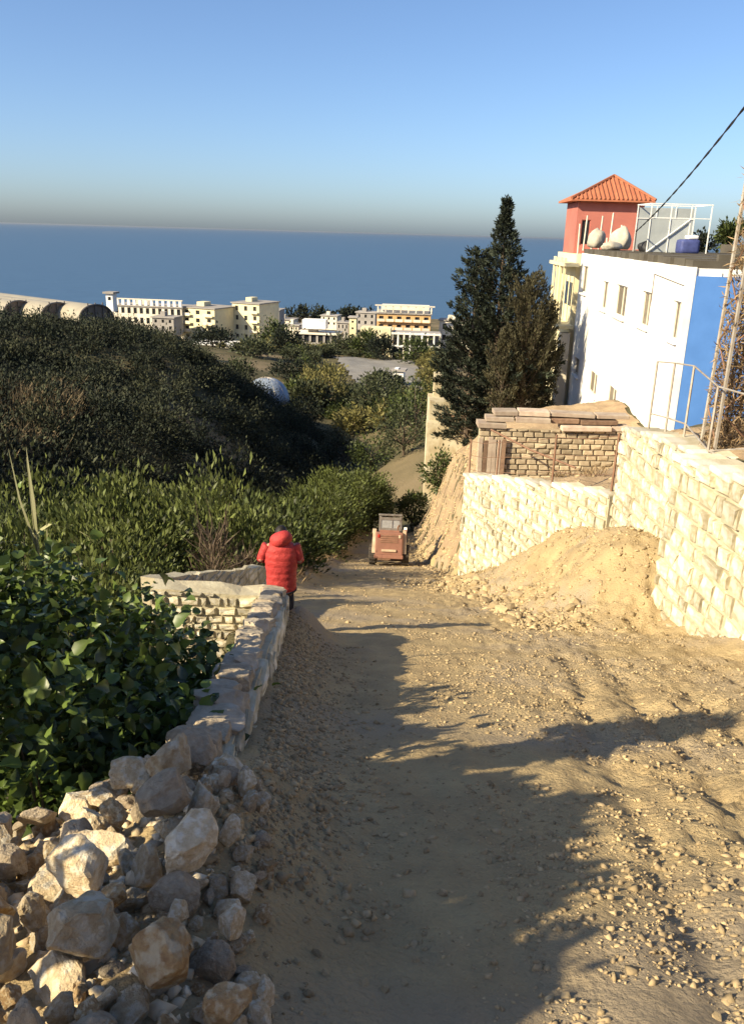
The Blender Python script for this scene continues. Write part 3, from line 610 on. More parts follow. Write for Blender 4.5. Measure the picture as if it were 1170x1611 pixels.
# --- ruined block wall on the terrace with slabs stacked on its head
rx0 = WY(752, 700, 29.6).x; rx1 = WY(978, 700, 29.6).x
rwl = empty('block_wall', (rx0, 29.6, -9.4), 'unfinished tan block wall on the terrace behind the wire fence', 'wall')
Wl = rx1-rx0; Ht = WY(860, 676, 29.6).z+9.4
MB().box((Wl/2, .16, Ht/2-.03), (Wl-.02, .2, Ht-.06)).build('mortar_core', M['mortar'], rwl)
r = random.Random(14); z = 0; row = 0
while z < Ht-.05:
    h = min(.205, Ht-z); x = -.2*(row % 2)
    while x < Wl:
        a = max(x, 0); e_ = min(x+r.uniform(.36, .44), Wl)
        if e_-a > .08:
            ob = bpy.data.objects.new('block', r.choice(BLOCKS)); link(ob, rwl); dp = r.uniform(.13, .19)
            ob.location = ((a+e_)/2, .07-dp*.3, z+h/2); ob.scale = (e_-a-.014, dp, h-.014)
        x = e_
    z += h; row += 1
for k in range(6):                                     # boarded pier at the left end
    ob = MB().bbox((0, 0, 0), (.15, .07, 2.3+r.uniform(-.1, .1)), .01).build('plank', M['wood'] if k in (1, 5) else M['slab'], rwl); ob.location = (.08+.165*k, -.16, 1.25+r.uniform(-.03, .03)); ob.rotation_euler = (0, r.uniform(-.02, .02), 0)
k = 0
for lay in range(3):
    x = -.1+.3*lay
    while x < Wl-.3:
        w = min(r.uniform(.7, 2.0), Wl+.2-x); th = r.uniform(.13, .19); base = Ht+.02+lay*.21
        if r.random() < .86:
            ob = MB().bbox((0, 0, 0), (w-.05, r.uniform(.5, .8), th), .02).build('stacked_slab', M['wood'] if r.random() < .2 else M['slab'])
            ob.location = (rx0+x+w/2, 29.8+.12*lay+r.uniform(-.08, .08), -9.4+base+th/2); ob.rotation_euler = (r.uniform(-.02, .02), r.uniform(-.02, .02), r.uniform(-.05, .05))
            tag(ob, 'flat pale slab in the stack lying on the block wall', 'slab', 'slabs stacked on the block wall')
        x += w
# ------------------------------------------------------------------ foliage
def unit(v): return v/np.maximum(np.linalg.norm(v, axis=1, keepdims=True), 1e-6)
def leaf_arrays(Pn, D, length, width, fold=.12, rng=RNG, simple=False):
    n = len(Pn); length = np.broadcast_to(length, n)[:, None]; width = np.broadcast_to(width, n)[:, None]
    D = unit(D); S = unit(np.cross(D, rng.normal(size=(n, 3)))); Nn = np.cross(D, S)
    a = Pn; b = Pn+D*length*.45+S*width*.5+Nn*length*fold; c = Pn+D*length; d = Pn+D*length*.45-S*width*.5+Nn*length*fold
    v = np.stack([a, b, c, d], 1).reshape(-1, 3); i = np.arange(n)[:, None]*4
    return v, i+np.array([[0, 1, 2, 3]])
def merge(parts):
    vs, fs, o = [], [], 0
    for v, f in parts: vs.append(v); fs.append(f+o); o += len(v)
    return np.concatenate(vs), np.concatenate(fs)
def clump_crown(cent, rad_, n_clump, n_leaf, clump_r, length, width, up=.5, out=.8, rng=RNG, hollow=.55, flat_bottom=-.9):
    """leaves in clumps spread through an ellipsoid; returns arrays and clump centres"""
    cent = np.array(cent, float); rad_ = np.array(rad_, float); C = []
    while len(C) < n_clump:
        q = rng.normal(size=3); q /= np.linalg.norm(q); q *= rng.uniform(hollow, 1.0)
        if q[2] > flat_bottom: C.append(q)
    C = np.array(C); cc = cent+C*rad_*rng.uniform(.8, 1.08, size=(n_clump, 1))
    idx = rng.integers(0, n_clump, n_leaf); off = rng.normal(size=(n_leaf, 3))*clump_r*.55
    Pn = cc[idx]+off; D = unit(C[idx])*out+off/clump_r*.6+np.array([0, 0, up])+rng.normal(size=(n_leaf, 3))*.5
    L_ = length*rng.uniform(.6, 1.35, n_leaf)
    return leaf_arrays(Pn, D, L_, L_*(width/length)*rng.uniform(.75, 1.25, n_leaf), rng=rng), cc
def tree(name, base, height, cr, label, cat, group, leaf, n_leaf=2200, n_clump=26, length=.22, width=.09, up=.5, trunk_r=.09, clump=.45, low=.25, seed=0, thing=True):
    """trunk with limbs to the clumps; crown ellipsoid of radii cr on top"""
    rng = np.random.default_rng(seed); root = empty(name, base, label, cat, group) if thing else None
    cz = height-cr[2]; (v, f), cc = clump_crown((0, 0, cz), cr, n_clump, n_leaf, clump, length, width, up, rng=rng)
    crown = np_mesh('crown', v, f, leaf, root)
    tk = MB(); fork = Vector((rng.uniform(-.1, .1), rng.uniform(-.1, .1), max(height*low, .2)))
    tk.tube([(0, 0, -.25), (fork.x*.4, fork.y*.4, fork.z*.5), fork], [trunk_r*1.25, trunk_r, trunk_r*.85], 7)
    for q in cc[:: max(1, len(cc)//14)]:
        q = Vector(q); mid = fork.lerp(q, .5)+Vector((rng.uniform(-.1, .1), rng.uniform(-.1, .1), .12))*cr[0]*.5
        tk.tube([fork, mid, q], [trunk_r*.6, trunk_r*.38, trunk_r*.14], 5)
    tk.build('trunk', M['bark'], root); return root

# --- orchard filling the slope left of the road
kinds = []
for k in range(6):
    kinds.append(tree('orchard_tree', (0, 0, -500), 3.3+.25*(k % 3), (1.45+.15*(k % 2), 1.45, 1.45+.1*k), 'x', 'tree', 'trees', M['leaf_orchard'] if k % 3 else M['leaf_orchard_dark'], 4600, 40, .165, .055, .9, .07, .42, .22, seed=40+k))
from mathutils.geometry import intersect_point_line
poly = [(-3.3, 12.5), (-5.5, 9.5), (-11, 17), (-13, 29), (-11, 44), (-3, 51), (.6, 57), (.3, 50), (-1.5, 44), (-2.2, 34), (-2.4, 22), (-3.2, 17)]
def inside(x, y):
    c = False; j = len(poly)-1
    for i in range(len(poly)):
        xi, yi = poly[i]; xj, yj = poly[j]
        if (yi > y) != (yj > y) and x < (xj-xi)*(y-yi)/(yj-yi)+xi: c = not c
        j = i
    return c
r = random.Random(5); spots = []
yy = 9.5
while yy < 58:
    xx = -14+r.uniform(0, 1)
    while xx < 3:
        x = xx+r.uniform(-.45, .45); y = yy+r.uniform(-.45, .45)
        if inside(x, y): spots.append((x, y))
        xx += 1.6
    yy += 1.6
for i, (x, y) in enumerate(spots):
    k = r.randrange(6); o = copy_tree(kinds[k]); s_ = r.uniform(.85, 1.25)*(.75 if y < 17 else 1)
    if 25 < y < 34.5 and x > -4.6: s_ *= .58
    o.location = (x, y, gz(x, y)-.05); o.rotation_euler = (0, 0, r.uniform(0, 6.28)); o.scale = (s_, s_, s_*r.uniform(.85, 1.1))
    edge = x > float(xl(y))-2.4 and y > 17
    far_e = y > 44
    tone = 'olive-green' if k % 3 else 'darker green'
    bulk = 'tall ' if s_ > 1.1 else ('small ' if s_ < .8 else '')
    place = ('at the edge of the dirt road beyond the loader' if y > 34 else ('at the edge of the dirt road left of the loader' if y > 27 else 'at the edge of the dirt road behind the person')) if edge and not far_e else ('in the far sunlit rows below the dark hillside' if far_e else ('in the nearest rows behind the leafy shrubs' if y < 18 else ('in the left middle rows under the dark hillside' if x < -8 else 'in the middle rows of the planting')))
    o['label'] = f'{bulk}{tone} orchard tree {place}'
    o['group'] = 'orchard trees at the road edge' if edge and not far_e else ('far orchard rows' if far_e else 'orchard trees left of the road')
for o in kinds:
    for c in list(o.children): bpy.data.objects.remove(c)
    bpy.data.objects.remove(o)

# --- leafy shrubs outside the left wall
def heart_leaf(L_, name='leaf'):
    m = MB(); pts = [(0, 0, 0), (.34, .18, .05), (.40, .45, .05), (.24, .78, .0), (0, 1.0, -.10), (-.24, .78, 0), (-.40, .45, .05), (-.34, .18, .05), (0, .45, -.04)]
    m.add([(x*L_, y*L_, z*L_) for x, y, z in pts], [(8, i, i+1) for i in range(0, 7)]+[(8, 7, 0)]); return m
HL = [heart_leaf(1).mesh('leaf', M['leaf_vine_pale'] if k == 0 else M['leaf_vine'], True) for k in range(2)]
def big_leaves(Pn, D, length, rng):
    n = len(Pn); base = np.array([(0, 0, 0), (.30, .12, .10), (.40, .42, .13), (.22, .76, .03), (0, 1, -.22), (-.22, .76, .03), (-.40, .42, .13), (-.30, .12, .10), (0, .42, 0.0)])
    D = unit(D); S = unit(np.cross(D, rng.normal(size=(n, 3))*.6+np.array([0, 0, 1.0]))); Nn = np.cross(S, D)
    v = (Pn[:, None, :]+(base[None, :, 0:1]*S[:, None]+base[None, :, 1:2]*D[:, None]+base[None, :, 2:3]*Nn[:, None])*length[:, None, None]).reshape(-1, 3)
    fan = np.array([(8, i, (i+1) % 8) for i in range(8)]); return v, (np.arange(n)[:, None, None]*9+fan[None]).reshape(-1, 3)
def vine(px, py, d, rx, rz, n, label, seed, lmin=.045, lmax=.105, singles=14, xyz=None):
    n = int(n*1.5); rng = np.random.default_rng(seed); top = Vector(xyz) if xyz else W(px, py, d); g = gz(top.x, top.y)
    rz = max(rz, (top.z-g)*.5); root = empty('leafy_shrub', (top.x, top.y, g-.05), label, 'shrub', 'leafy shrubs outside the wall')
    cz = top.z-g-rz; nc = 40
    q = rng.normal(size=(nc, 3)); q = unit(q)*rng.uniform(.55, 1, (nc, 1)); cc = q*np.array([rx, rx, rz])+np.array([0, 0, cz+.05])
    idx = rng.integers(0, nc, n); off = rng.normal(size=(n, 3))*.16; Pn = cc[idx]+off
    D = unit(q[idx])*.7+rng.normal(size=(n, 3))*.55+np.array([0, 0, -.15]); L_ = lmin+(lmax*1.15-lmin)*rng.uniform(0, 1, n)**1.6
    v, f = big_leaves(Pn, D, L_, rng); tag(np_mesh('foliage', v, f, M['leaf_vine'], root, True), kind='stuff')
    st = MB()
    for c in cc[::3]:
        c = Vector(c); st.tube([(0, 0, 0), Vector((c.x*.35, c.y*.35, max(.1, c.z*.55))), c], [.02, .013, .005], 5)
    st.build('stem', M['bark'], root)
    for k in range(singles):
        i = rng.integers(0, nc); q_ = Vector(q[i]); c = Vector(cc[i])+q_*.16
        ob = bpy.data.objects.new('leaf', HL[0 if k % 3 == 0 else 1]); link(ob, root); s_ = rng.uniform(lmax*.9, lmax*1.5)
        ob.location = c; ob.scale = (s_,)*3; ob.rotation_euler = (rng.uniform(-.9, .5), rng.uniform(-.5, .5), math.atan2(-q_.x, q_.y)+rng.uniform(-.8, .8))
    return root
vine(30, 880, 5.3, .75, .9, 2600, 'tallest leafy green shrub at the left edge of the photo', 1, singles=26)
vine(135, 920, 5.9, .62, .9, 2200, 'leafy green shrub just right of the tallest one, top in sun', 2, singles=22)
vine(235, 955, 6.9, .6, .9, 2000, 'leafy green shrub in front of the sunlit return wall', 3, singles=16)
vine(298, 1080, 6.2, .42, .8, 1500, 'small shaded shrub against the middle of the roadside wall', 4, singles=8)
vine(60, 1010, 4.4, .55, .8, 2000, 'leafy shrub low at the left edge above the rubble', 5, singles=24)
vine(180, 1050, 4.8, .5, .8, 1800, 'shaded leafy shrub behind the rubble heap', 6, singles=10)
vine(285, 1110, 5.2, .4, .75, 1300, 'small dark shrub by the near end of the roadside wall', 7, singles=6)
# shade trees standing just outside the left edge of the photo; their crowns throw the shadow over the road
for k, (x, y, h, half) in enumerate(((-2.62, .45, 1.52, .11), (-2.58, .95, 1.60, .13), (-2.62, 1.4, 1.74, .19), (-2.58, 1.8, 1.76, .19), (-2.62, 2.2, 1.62, .16), (-2.6, 2.62, 1.5, .19), (-2.6, 2.95, 2.8, .62), (-2.75, 3.6, 1.6, .6), (-2.85, 4.4, 1.62, .8), (-3.0, 5.3, 1.8, .9), (-3.5, 6.4, 1.95, 1.0), (-3.9, 7.4, 2.0, 1.0))):
    g = gz(x, y); H_ = float(zroad(y))+h-g; thin = half < .3
    tree('shade_tree', (x, y, g), H_, (.32, .30, half) if thin else (.42 if h < 2.2 else .3, .42 if h < 2.2 else .22, half), 'low leafy tree just outside the left edge of the photo', 'tree', 'shade trees beyond the left edge', M['leaf_vine'], 1500 if thin else 2400, 34, .08 if thin else .10, .06 if thin else .07, .0, .02, .07 if thin else .10, .7, 200+k)
# --- tall dry stalks rising from the shrubs at the left edge
rt_ = W(62, 905, 7.5); rd = empty('reed_plant', (rt_.x, rt_.y, rt_.z-1.3), 'tall pale reed with long dry blades at the left edge', 'reed')
def blade(root, pts, w, mat, name='blade'):
    m = MB(); n = len(pts); P3 = [Vector(p) for p in pts]
    for i, p in enumerate(P3):
        t = i/(n-1); ww = w*(1-t)**.6*.5+.001; m.v += [tuple(p+Vector((-ww, .3*ww, 0))), tuple(p+Vector((ww, -.3*ww, 0)))]
    m.f = [(2*i, 2*i+1, 2*i+3, 2*i+2) for i in range(n-1)]; return m.build(name, mat, root)
MB().tube([(0, 0, 0), (.0, 0, 1.2), (.0, .02, 2.4)], [.016, .013, .006], 6).build('stem', M['leaf_reed'], rd)
blade(rd, [(0, 0, 1.2), (.02, 0, 2.0), (.01, 0, 2.5)], .05, M['leaf_reed'])
blade(rd, [(0, 0, 1.6), (-.12, .05, 2.0), (-.19, .1, 2.45)], .03, M['leaf_reed'])
blade(rd, [(0, 0, 1.7), (.15, 0, 1.8), (.38, .05, 1.72), (.48, .05, 1.66)], .045, M['leaf_reed'])
blade(rd, [(0, 0, 1.45), (-.12, 0, 1.62), (-.32, .05, 1.6), (-.42, .05, 1.5)], .04, M['leaf_reed'])
blade(rd, [(0, 0, 1.2), (.12, 0, 1.5), (.2, .05, 1.35), (.24, .05, 1.2)], .035, M['leaf_reed'])
blade(rd, [(.02, 0, 1.1), (.1, 0, 1.5), (.12, 0, 1.85)], .035, M['leaf_reed'])
# --- dry weeds between the shrubs and the orchard
def weed(x, y, h, n, mat, label, cat, group, seed, spread=.5):
    rng = np.random.default_rng(seed); g = gz(x, y); root = empty('dry_weed', (x, y, g), label, cat, group)
    a = rng.uniform(0, 6.28, n); rr = rng.uniform(0, spread*.5, n); Pn = np.stack([rr*np.cos(a), rr*np.sin(a), rng.uniform(0, h*.7, n)], 1)
    D = np.stack([np.cos(a)*.45, np.sin(a)*.45, rng.uniform(.5, 1.2, n)], 1)+rng.normal(size=(n, 3))*.25
    v, f = leaf_arrays(Pn, D, rng.uniform(.2, .5, n)*h*.6, rng.uniform(.012, .035, n), rng=rng); tag(np_mesh('foliage', v, f, mat, root), kind='stuff')
    st = MB()
    for k in range(7): st.tube([(0, 0, -.1), (rng.uniform(-.15, .15), rng.uniform(-.15, .15), h*.5), (rng.uniform(-.35, .35)*spread*2, rng.uniform(-.3, .3)*spread, h*rng.uniform(.8, 1.05))], [.014, .010, .004], 5)
    st.build('stem', mat, root); return root
r = random.Random(18)
for k in range(16):
    x = r.uniform(-6.0, -3.2); y = 7.0+(-x-3.2)*.9+r.uniform(0, 3.2)
    weed(x, y, r.uniform(1.4, 2.1), 360, M['leaf_dry'] if k % 3 else M['leaf_orchard'], 'thin yellow-brown weed between the shrubs and the orchard', 'weed', 'dry weeds left of the platform', 60+k)
for k, (x, y) in enumerate(((-2.6, 15.9), (-2.9, 14.2))):
    o = weed(x, y, 1.3+.2*(k % 2)+(.9 if x < -2.6 else 0), 420, M['bark'], 'bare brown bush behind the platform parapet beside the red jacket', 'bush', 'bare brown bushes by the platform', 90+k, .5); o.name = 'bare_bush'

# --- cypresses
def cypress(base, h, rmax, label, seed, leaf, n_br=120, per=110, up=.7, ll=.2, prof=None, droop=0, trunk=.2):
    g_ = gz(base[0], base[1])-.2; h = h+base[2]-g_; base = (base[0], base[1], g_)
    rng = np.random.default_rng(seed); root = empty('cypress_tree', base, label, 'tree'); tk = MB()
    tk.tube([(0, 0, -.3), (0, 0, h*.5), (.05, 0, h*.98)], [trunk, trunk*.6, .02], 7); PP, DD, LL = [], [], []
    for k in range(n_br):
        t = (k+.5)/n_br; z = h*(.03+.95*t); R_ = rmax*prof(t)*rng.uniform(.5, 1.28); a = k*2.39996+rng.uniform(-.4, .4)
        d = np.array([math.cos(a), math.sin(a), up*rng.uniform(.6, 1.4)*min(1.0, .1+4*t)]); tip = np.array([0, 0, z])+d*R_; ln = np.linalg.norm(d*R_)
        tk.tube([(0, 0, z), Vector(tip*.55+np.array([0, 0, z])*.45)+Vector((0, 0, -.06*R_)), Vector(tip)], [.035*(1-t)+.012, .02*(1-t)+.008, .004], 5)
        n = int(per*max(.25, R_/rmax)); s_ = rng.uniform(.18, 1.03, n)**.7
        q = np.array([0, 0, z])+d*R_*s_[:, None]+rng.normal(size=(n, 3))*(.05+.13*(1.1-s_))[:, None]*min(1.0, .35+R_)*np.array([1, 1, 1.2])
        PP.append(q); DD.append(d*.9+rng.normal(size=(n, 3))*.5+np.array([0, 0, .35-droop])); LL.append(rng.uniform(.5, 1.2, n)*ll)
    n = 160; z = h*rng.uniform(.86, 1.0, n); PP.append(np.stack([rng.normal(size=n)*.07*(1.02-z/h)*7, rng.normal(size=n)*.07*(1.02-z/h)*7, z], 1)); DD.append(rng.normal(size=(n, 3))*.4+np.array([0, 0, .8])); LL.append(np.full(n, ll*.8))
    Pn = np.concatenate(PP); D = np.concatenate(DD); L_ = np.concatenate(LL)
    v, f = leaf_arrays(Pn, D, L_, L_*.32, rng=rng); np_mesh('crown', v, f, leaf, root); tk.build('trunk', M['bark'], root); return root
pb = WY(762, 655, 40); tipz = WY(800, 310, 40.4).z
cypress((WY(776, 600, 52).x, 52, -11.8), WY(800, 310, 52.5).z+11.8, 3.7, 'tall dark conical cypress with a thin spire tip', 3, M['leaf_cypress'], 210, 230, .45, .30, lambda t: .88 if t < .12 else max(.06, 1.0-.94*((t-.12)/.8)**1.15))
cypress((WY(738, 600, 53).x, 53, -12.2), WY(745, 392, 53).z+12.2, 2.7, 'dark bushy cypress leaning against the left of the tall one', 4, M['leaf_cypress'], 130, 180, .5, .30, lambda t: 1.0-.8*t**1.5)
cypress((WY(822, 600, 50).x, 50, -11.4), WY(820, 440, 50).z+11.4, 1.75, 'browner narrow cypress in front of the tall dark one', 5, M['leaf_cypress_brown'], 150, 130, 1.5, .24, lambda t: min(1.0, .7+t)*(1-.8*t**2.2))
cypress((WY(855, 600, 50.8).x, 50.8, -11.4), WY(860, 478, 50.8).z+11.4, .9, 'small olive-brown cypress against the white house', 6, M['leaf_cypress_brown'], 110, 110, 1.5, .22, lambda t: min(1.0, .7+t)*(1-.8*t**2.2))
cypress((WY(790, 600, 49.3).x, 49.3, -11.4), WY(790, 520, 49.3).z+11.4, 1.05, 'low brown-green cypress at the foot of the tall one', 8, M['leaf_cypress_brown'], 90, 110, 1.3, .22, lambda t: min(1.0, .7+t)*(1-.8*t**2.2))

for k, (x, y, h) in enumerate(((3.9, 47.5, 2.4), (2.6, 50.5, 3.0))):
    tree('bank_bush', (x, y, gz(x, y)), h, (1.0, 1.0, h*.45), ('dark bush before the pillar of the cream hut', 'tall dark bush left of the cream hut', 'small bush at the foot of the cream hut')[k], 'bush', None, M['leaf_orchard_dark'], 1800, 26, .2, .09, .4, .05, .35, .2, 300+k)
# --- scrub on the shaded hillside: one mass
rng = np.random.default_rng(77); parts = []; cnt = 0
while cnt < 1100:
    y = rng.uniform(28, 122); x = rng.uniform(-42, -3)
    if inside(x, y) or x > -6-max(0, (30-y))*1.0+ (y-70)*.02 or (y < 45 and x > -13.5): continue
    g = float(ground(np.array([x]), np.array([y]), False)[0]); s_ = rng.uniform(.7, 1.9)
    (v, f), _ = clump_crown((x, y, g+s_*.35), (s_, s_, s_*.8), 9, 290, .5*s_, .25, .12, .5, rng=rng); parts.append((v, f)); cnt += 1
big = []
for k in range(150):
    y = rng.uniform(34, 118); x = rng.uniform(-36, -6)
    if inside(x, y) or x > -7 or (y < 45 and x > -14): continue
    g = float(ground(np.array([x]), np.array([y]), False)[0]); s_ = rng.uniform(1.1, 2.3); s_ = min(s_, 1.4) if x < -19 else s_
    big.append(clump_crown((x, y, g+s_*.5), (s_*1.1, s_*1.1, s_*.85), 12, 520, .42*s_, .27, .12, .6, rng=rng)[0])
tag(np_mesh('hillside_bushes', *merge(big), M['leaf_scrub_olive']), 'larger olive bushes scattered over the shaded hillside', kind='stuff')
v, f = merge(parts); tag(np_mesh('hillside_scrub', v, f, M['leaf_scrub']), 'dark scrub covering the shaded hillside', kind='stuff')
# dry reeds on the crest, catching the sun
parts = []
for k in range(80):
    px = rng.uniform(-25, 110); d = 46+px*.13+rng.uniform(-3, 6); b_ = W(px, 500, d); x, y = b_.x+rng.uniform(-2, 2.2), b_.y; g = float(ground(np.array([x]), np.array([y]), False)[0])
    n = 26; a = rng.uniform(0, 6.28, n); Pn = np.stack([x+.3*np.cos(a), y+.3*np.sin(a), np.full(n, g+.3)], 1); D = np.stack([np.cos(a)*.5+.35, np.sin(a)*.4, rng.uniform(.7, 1.4, n)], 1)
    L_ = rng.uniform(.9, 2.4, n); parts.append(leaf_arrays(Pn, D, L_*.8, .04+.025*L_, .06, rng))
v, f = merge(parts); tag(np_mesh('crest_reeds', v, f, M['leaf_reed_brown']), 'dry straw-coloured reeds on the hill crest', kind='stuff')
# verge grass tufts by the road's left edge near the loader and bank weeds
parts = []
for k in range(260):
    if k < 150: y = rng.uniform(17.5, 40); x = float(xl(y))-.15+rng.normal()*.22
    else: y = rng.uniform(18, 28); x = float(xr(y))+rng.uniform(.6, 3.2)+(1.5 if y < 24 else 0)
    g = gz(x, y); n = 16; a = rng.uniform(0, 6.28, n); Pn = np.stack([x+.06*np.cos(a), y+.06*np.sin(a), np.full(n, g)], 1); D = np.stack([np.cos(a)*.6, np.sin(a)*.6, rng.uniform(.4, 1.2, n)], 1)
    L_ = rng.uniform(.12, .34, n); parts.append(leaf_arrays(Pn, D, L_, .02, .06, rng))
v, f = merge(parts); tag(np_mesh('dry_grass', v, f, M['leaf_dry']), 'dry grass tufts along the road edge and terrace', kind='stuff')

# --- trees of the valley floor
def ground_low(x, y): return float(ground(np.array([x]), np.array([y]), False)[0])
def mid(px, py, d, h, rx, leaf, label, seed, group='trees in the valley', n=1500, length=None, up=.5, name='valley_tree', cat='tree'):
    b_ = W(px, py, d); g = float(ground(np.array([b_.x]), np.array([b_.y]), False)[0]); l = length or max(.3, d*.0035)
    return tree(name, (b_.x, b_.y, g), h, (rx, rx, h*.46), label, cat, group, leaf, n, 30, l, l*.5, up, h*.025, rx*.3, .2, seed)
mid(512, 630, 150, 9, 4.6, M['leaf_yellow'], 'sunlit yellow-green tree in the middle of the valley', 1, n=2600, up=1.0)
mid(590, 650, 140, 8.0, 5.0, M['leaf_olive'], 'broad olive-green tree right of the yellow-green one', 2, n=2600)
mid(655, 640, 112, 8.2, 3.4, M['leaf_orchard_dark'], 'dark green tree left of the cream hut', 3, n=2400)
mid(636, 690, 88, 5.2, 2.9, M['leaf_olive'], 'olive-green bush above the far end of the road', 4, n=2000)
mid(585, 690, 92, 4.8, 2.9, M['leaf_orchard_dark'], 'dark round bush behind the orchard', 5, n=1800)
mid(545, 690, 100, 4.4, 2.6, M['leaf_scrub'], 'grey-green bush at the foot of the shaded hill', 6)
mid(478, 650, 128, 4.0, 3.0, M['leaf_scrub'], 'low dark bush right of the dome', 7)
mid(372, 606, 150, 4.0, 3.2, M['leaf_olive'], 'pale bush left of the dome', 8)
mid(430, 560, 275, 11, 6.5, M['leaf_orchard_dark'], 'dark tree in front of the taller cream apartment block', 9, n=1800)
mid(452, 560, 262, 8, 5.5, M['leaf_scrub'], 'dark bush before the low white villa', 10)
mid(600, 560, 262, 7, 5.0, M['leaf_scrub'], 'dark tree left of the white framed building', 11)
mid(575, 552, 275, 9, 4.5, M['leaf_orchard_dark'], 'dark tree between the villa and the tan hotel', 12)
mid(655, 560, 250, 7.5, 5.0, M['leaf_orchard_dark'], 'dark tree right of the white framed building', 13)
mid(540, 555, 285, 6, 6.0, M['leaf_olive'], 'wide bush before the villa and right of it', 14)
mid(335, 575, 240, 5, 6.0, M['leaf_scrub'], 'dark bush below the white-roofed shed', 15)
mid(395, 580, 225, 4, 5.0, M['leaf_olive'], 'bush on the slope above the dome', 16)
mid(455, 600, 190, 4.5, 4.5, M['leaf_scrub'], 'dark bush between the dome and the yellow-green tree', 17)
vp = [tree('valley_bush', (0, 0, -400-k), 4.6, (3.2, 3.2, 2.1), 'x', 'bush', 'x', m_, 900, 26, .75, .36, .5, .12, 1.0, .2, 70+k) for k, m_ in enumerate((M['leaf_olive'], M['leaf_orchard_dark'], M['leaf_yellow'], M['leaf_olive']))]
rv = random.Random(9); nv = 0
while nv < 95:
    pxv, pyv = rv.uniform(325, 690), rv.uniform(545, 668); dv = float(np.interp(pyv, [545, 570, 600, 640, 668], [285, 240, 195, 145, 122]))*rv.uniform(.95, 1.05); b_ = W(pxv, pyv, dv)
    if (-16 < b_.x < 13 and 192 < b_.y < 264 and pxv > 520) or (abs(pxv-420) < 42 and 575 < pyv < 650) or (pxv < 330+(pyv-545)*1.5 and pyv > 560): continue
    k = rv.randrange(4); o = copy_tree(vp[k]); s_ = rv.uniform(.5, 1.1); o.location = (b_.x, b_.y, ground_low(b_.x, b_.y)); o.scale = (s_, s_, s_*rv.uniform(.7, 1.1)); o.rotation_euler = (0, 0, rv.uniform(0, 6)); nv += 1
    o['label'] = ('grey-olive', 'dark green', 'yellowish', 'grey-olive')[k]+' bush on the valley floor '+('near the dome' if abs(pxv-420) < 80 and pyv > 560 else ('below the apartment blocks' if pyv < 575 else ('around the paved lot' if pxv > 500 and pyv < 615 else 'behind the orchard'))); o['group'] = 'bushes on the valley floor'
for o in vp:
    for c in list(o.children): bpy.data.objects.remove(c)
    bpy.data.objects.remove(o)
for k in range(7):
    mid(470+16*k+r.uniform(-5, 5), 510, 430, r.uniform(8, 13), r.uniform(5, 8), M['leaf_scrub'], 'far dark tree on the shore between the cream block and the tan hotel', 30+k, 'trees along the shore', 500, 1.7)
b_ = W(1147, 372, 78); o = tree('far_tree', (b_.x, b_.y, b_.z-2), 3.2, (1.0, 1.0, .9), 'round dark tree behind the flat roof at the right edge', 'tree', None, M['leaf_orchard_dark'], 1200, 20, .4, .2, .4, .1, .5, .2, 50)
o = tree('far_tree', (b_.x-1.6, b_.y+3, b_.z-2.6), 2.6, (1.8, 1.3, .8), 'low dark bush left of the round tree behind the roof', 'bush', None, M['leaf_scrub'], 1000, 20, .4, .2, .4, .1, .5, .2, 51)
# ------------------------------------------------------------------ far buildings on the coast
def ground_far(x, y): return float(ground(np.array([x]), np.array([y]), False)[0])
def block(name, px0, px1, pyt, pyb, y, mat, label, storeys, cols, rot=-22, D=12, ratio=(.34, .5), rail=None, roof=None, cat='building', pane=None, kx=1.0, lift=0):
    a = WY(px0, (pyt+pyb)/2, y); b_ = WY(px1, (pyt+pyb)/2, y); zt_ = WY((px0+px1)/2, pyt, y).z; zb = WY((px0+px1)/2, pyb, y).z-2
    Wd = (b_.x-a.x)/math.cos(rad(rot))*kx; root = empty(name, (a.x, y, zb), label, cat, rot=(0, 0, rad(rot))); H = zt_-zb; sh = (H-2)/storeys; cw = Wd/cols
    ops = [(cw*(c+.5-ratio[0]/2), cw*(c+.5+ratio[0]/2), 2+sh*(s_+.25), 2+sh*(s_+.25+ratio[1])) for s_ in range(storeys) for c in range(cols)]
    raw_build(shell(MB(), Wd, H, D, ops, .4), 'wall', mat, root); windows(root, ops, .4, pane or M['window_dark'])
    if rail:
        for s_ in range(storeys):
            for c in rail:
                MB().box((cw*(c+.5), -.6, 2+sh*s_+.15), (cw*.85, 1.2, .2)).build('balcony', mat, root); MB().box((cw*(c+.5), -1.15, 2+sh*s_+.75), (cw*.85, .08, 1.0)).build('balcony_rail', M['plaster_pale'], root)
    rm = MB().box((Wd/2, D/2, H+.2), (Wd+1.0, D+1.0, .4)); ro_ = rm.build('roof', roof or M['plaster_grey'], root)
    if cat in ('building', 'house', 'villa'): MB().box((Wd*.35, D*.5, H+1.2), (Wd*.22, D*.3, 1.6)).build('stair_head', mat, ro_)
    return root
block('apartment_block', 286, 343, 484, 534, 329, M['plaster_cream'], 'cream four-storey apartment block with a brown-shaded side, left of the pair', 4, 3, -24, 15, rail=(0, 2))
block('apartment_block', 366, 411, 477, 536, 335, M['plaster_cream'], 'taller cream apartment block with green roof edge, right of the pair', 4, 3, -24, 15, rail=(2,))
lb = block('terrace_hotel', 180, 290, 482, 512, 330, M['plaster_pale'], 'long low pale hotel with a row of white roof pillars', 2, 11, -8, 12, (.55, .6))
H_ = WY(235, 482, 330).z-(WY(235, 512, 330).z-2)
for k in range(12): MB().box((1.5+2.32*k, .6, H_+1.4), (1.1, .8, 2.2)).build('roof_pillar', M['plaster_white'], lb)
MB().box((14, .6, H_+2.7), (28, 1.0, .35)).build('roof_beam', M['plaster_pale'], lb)
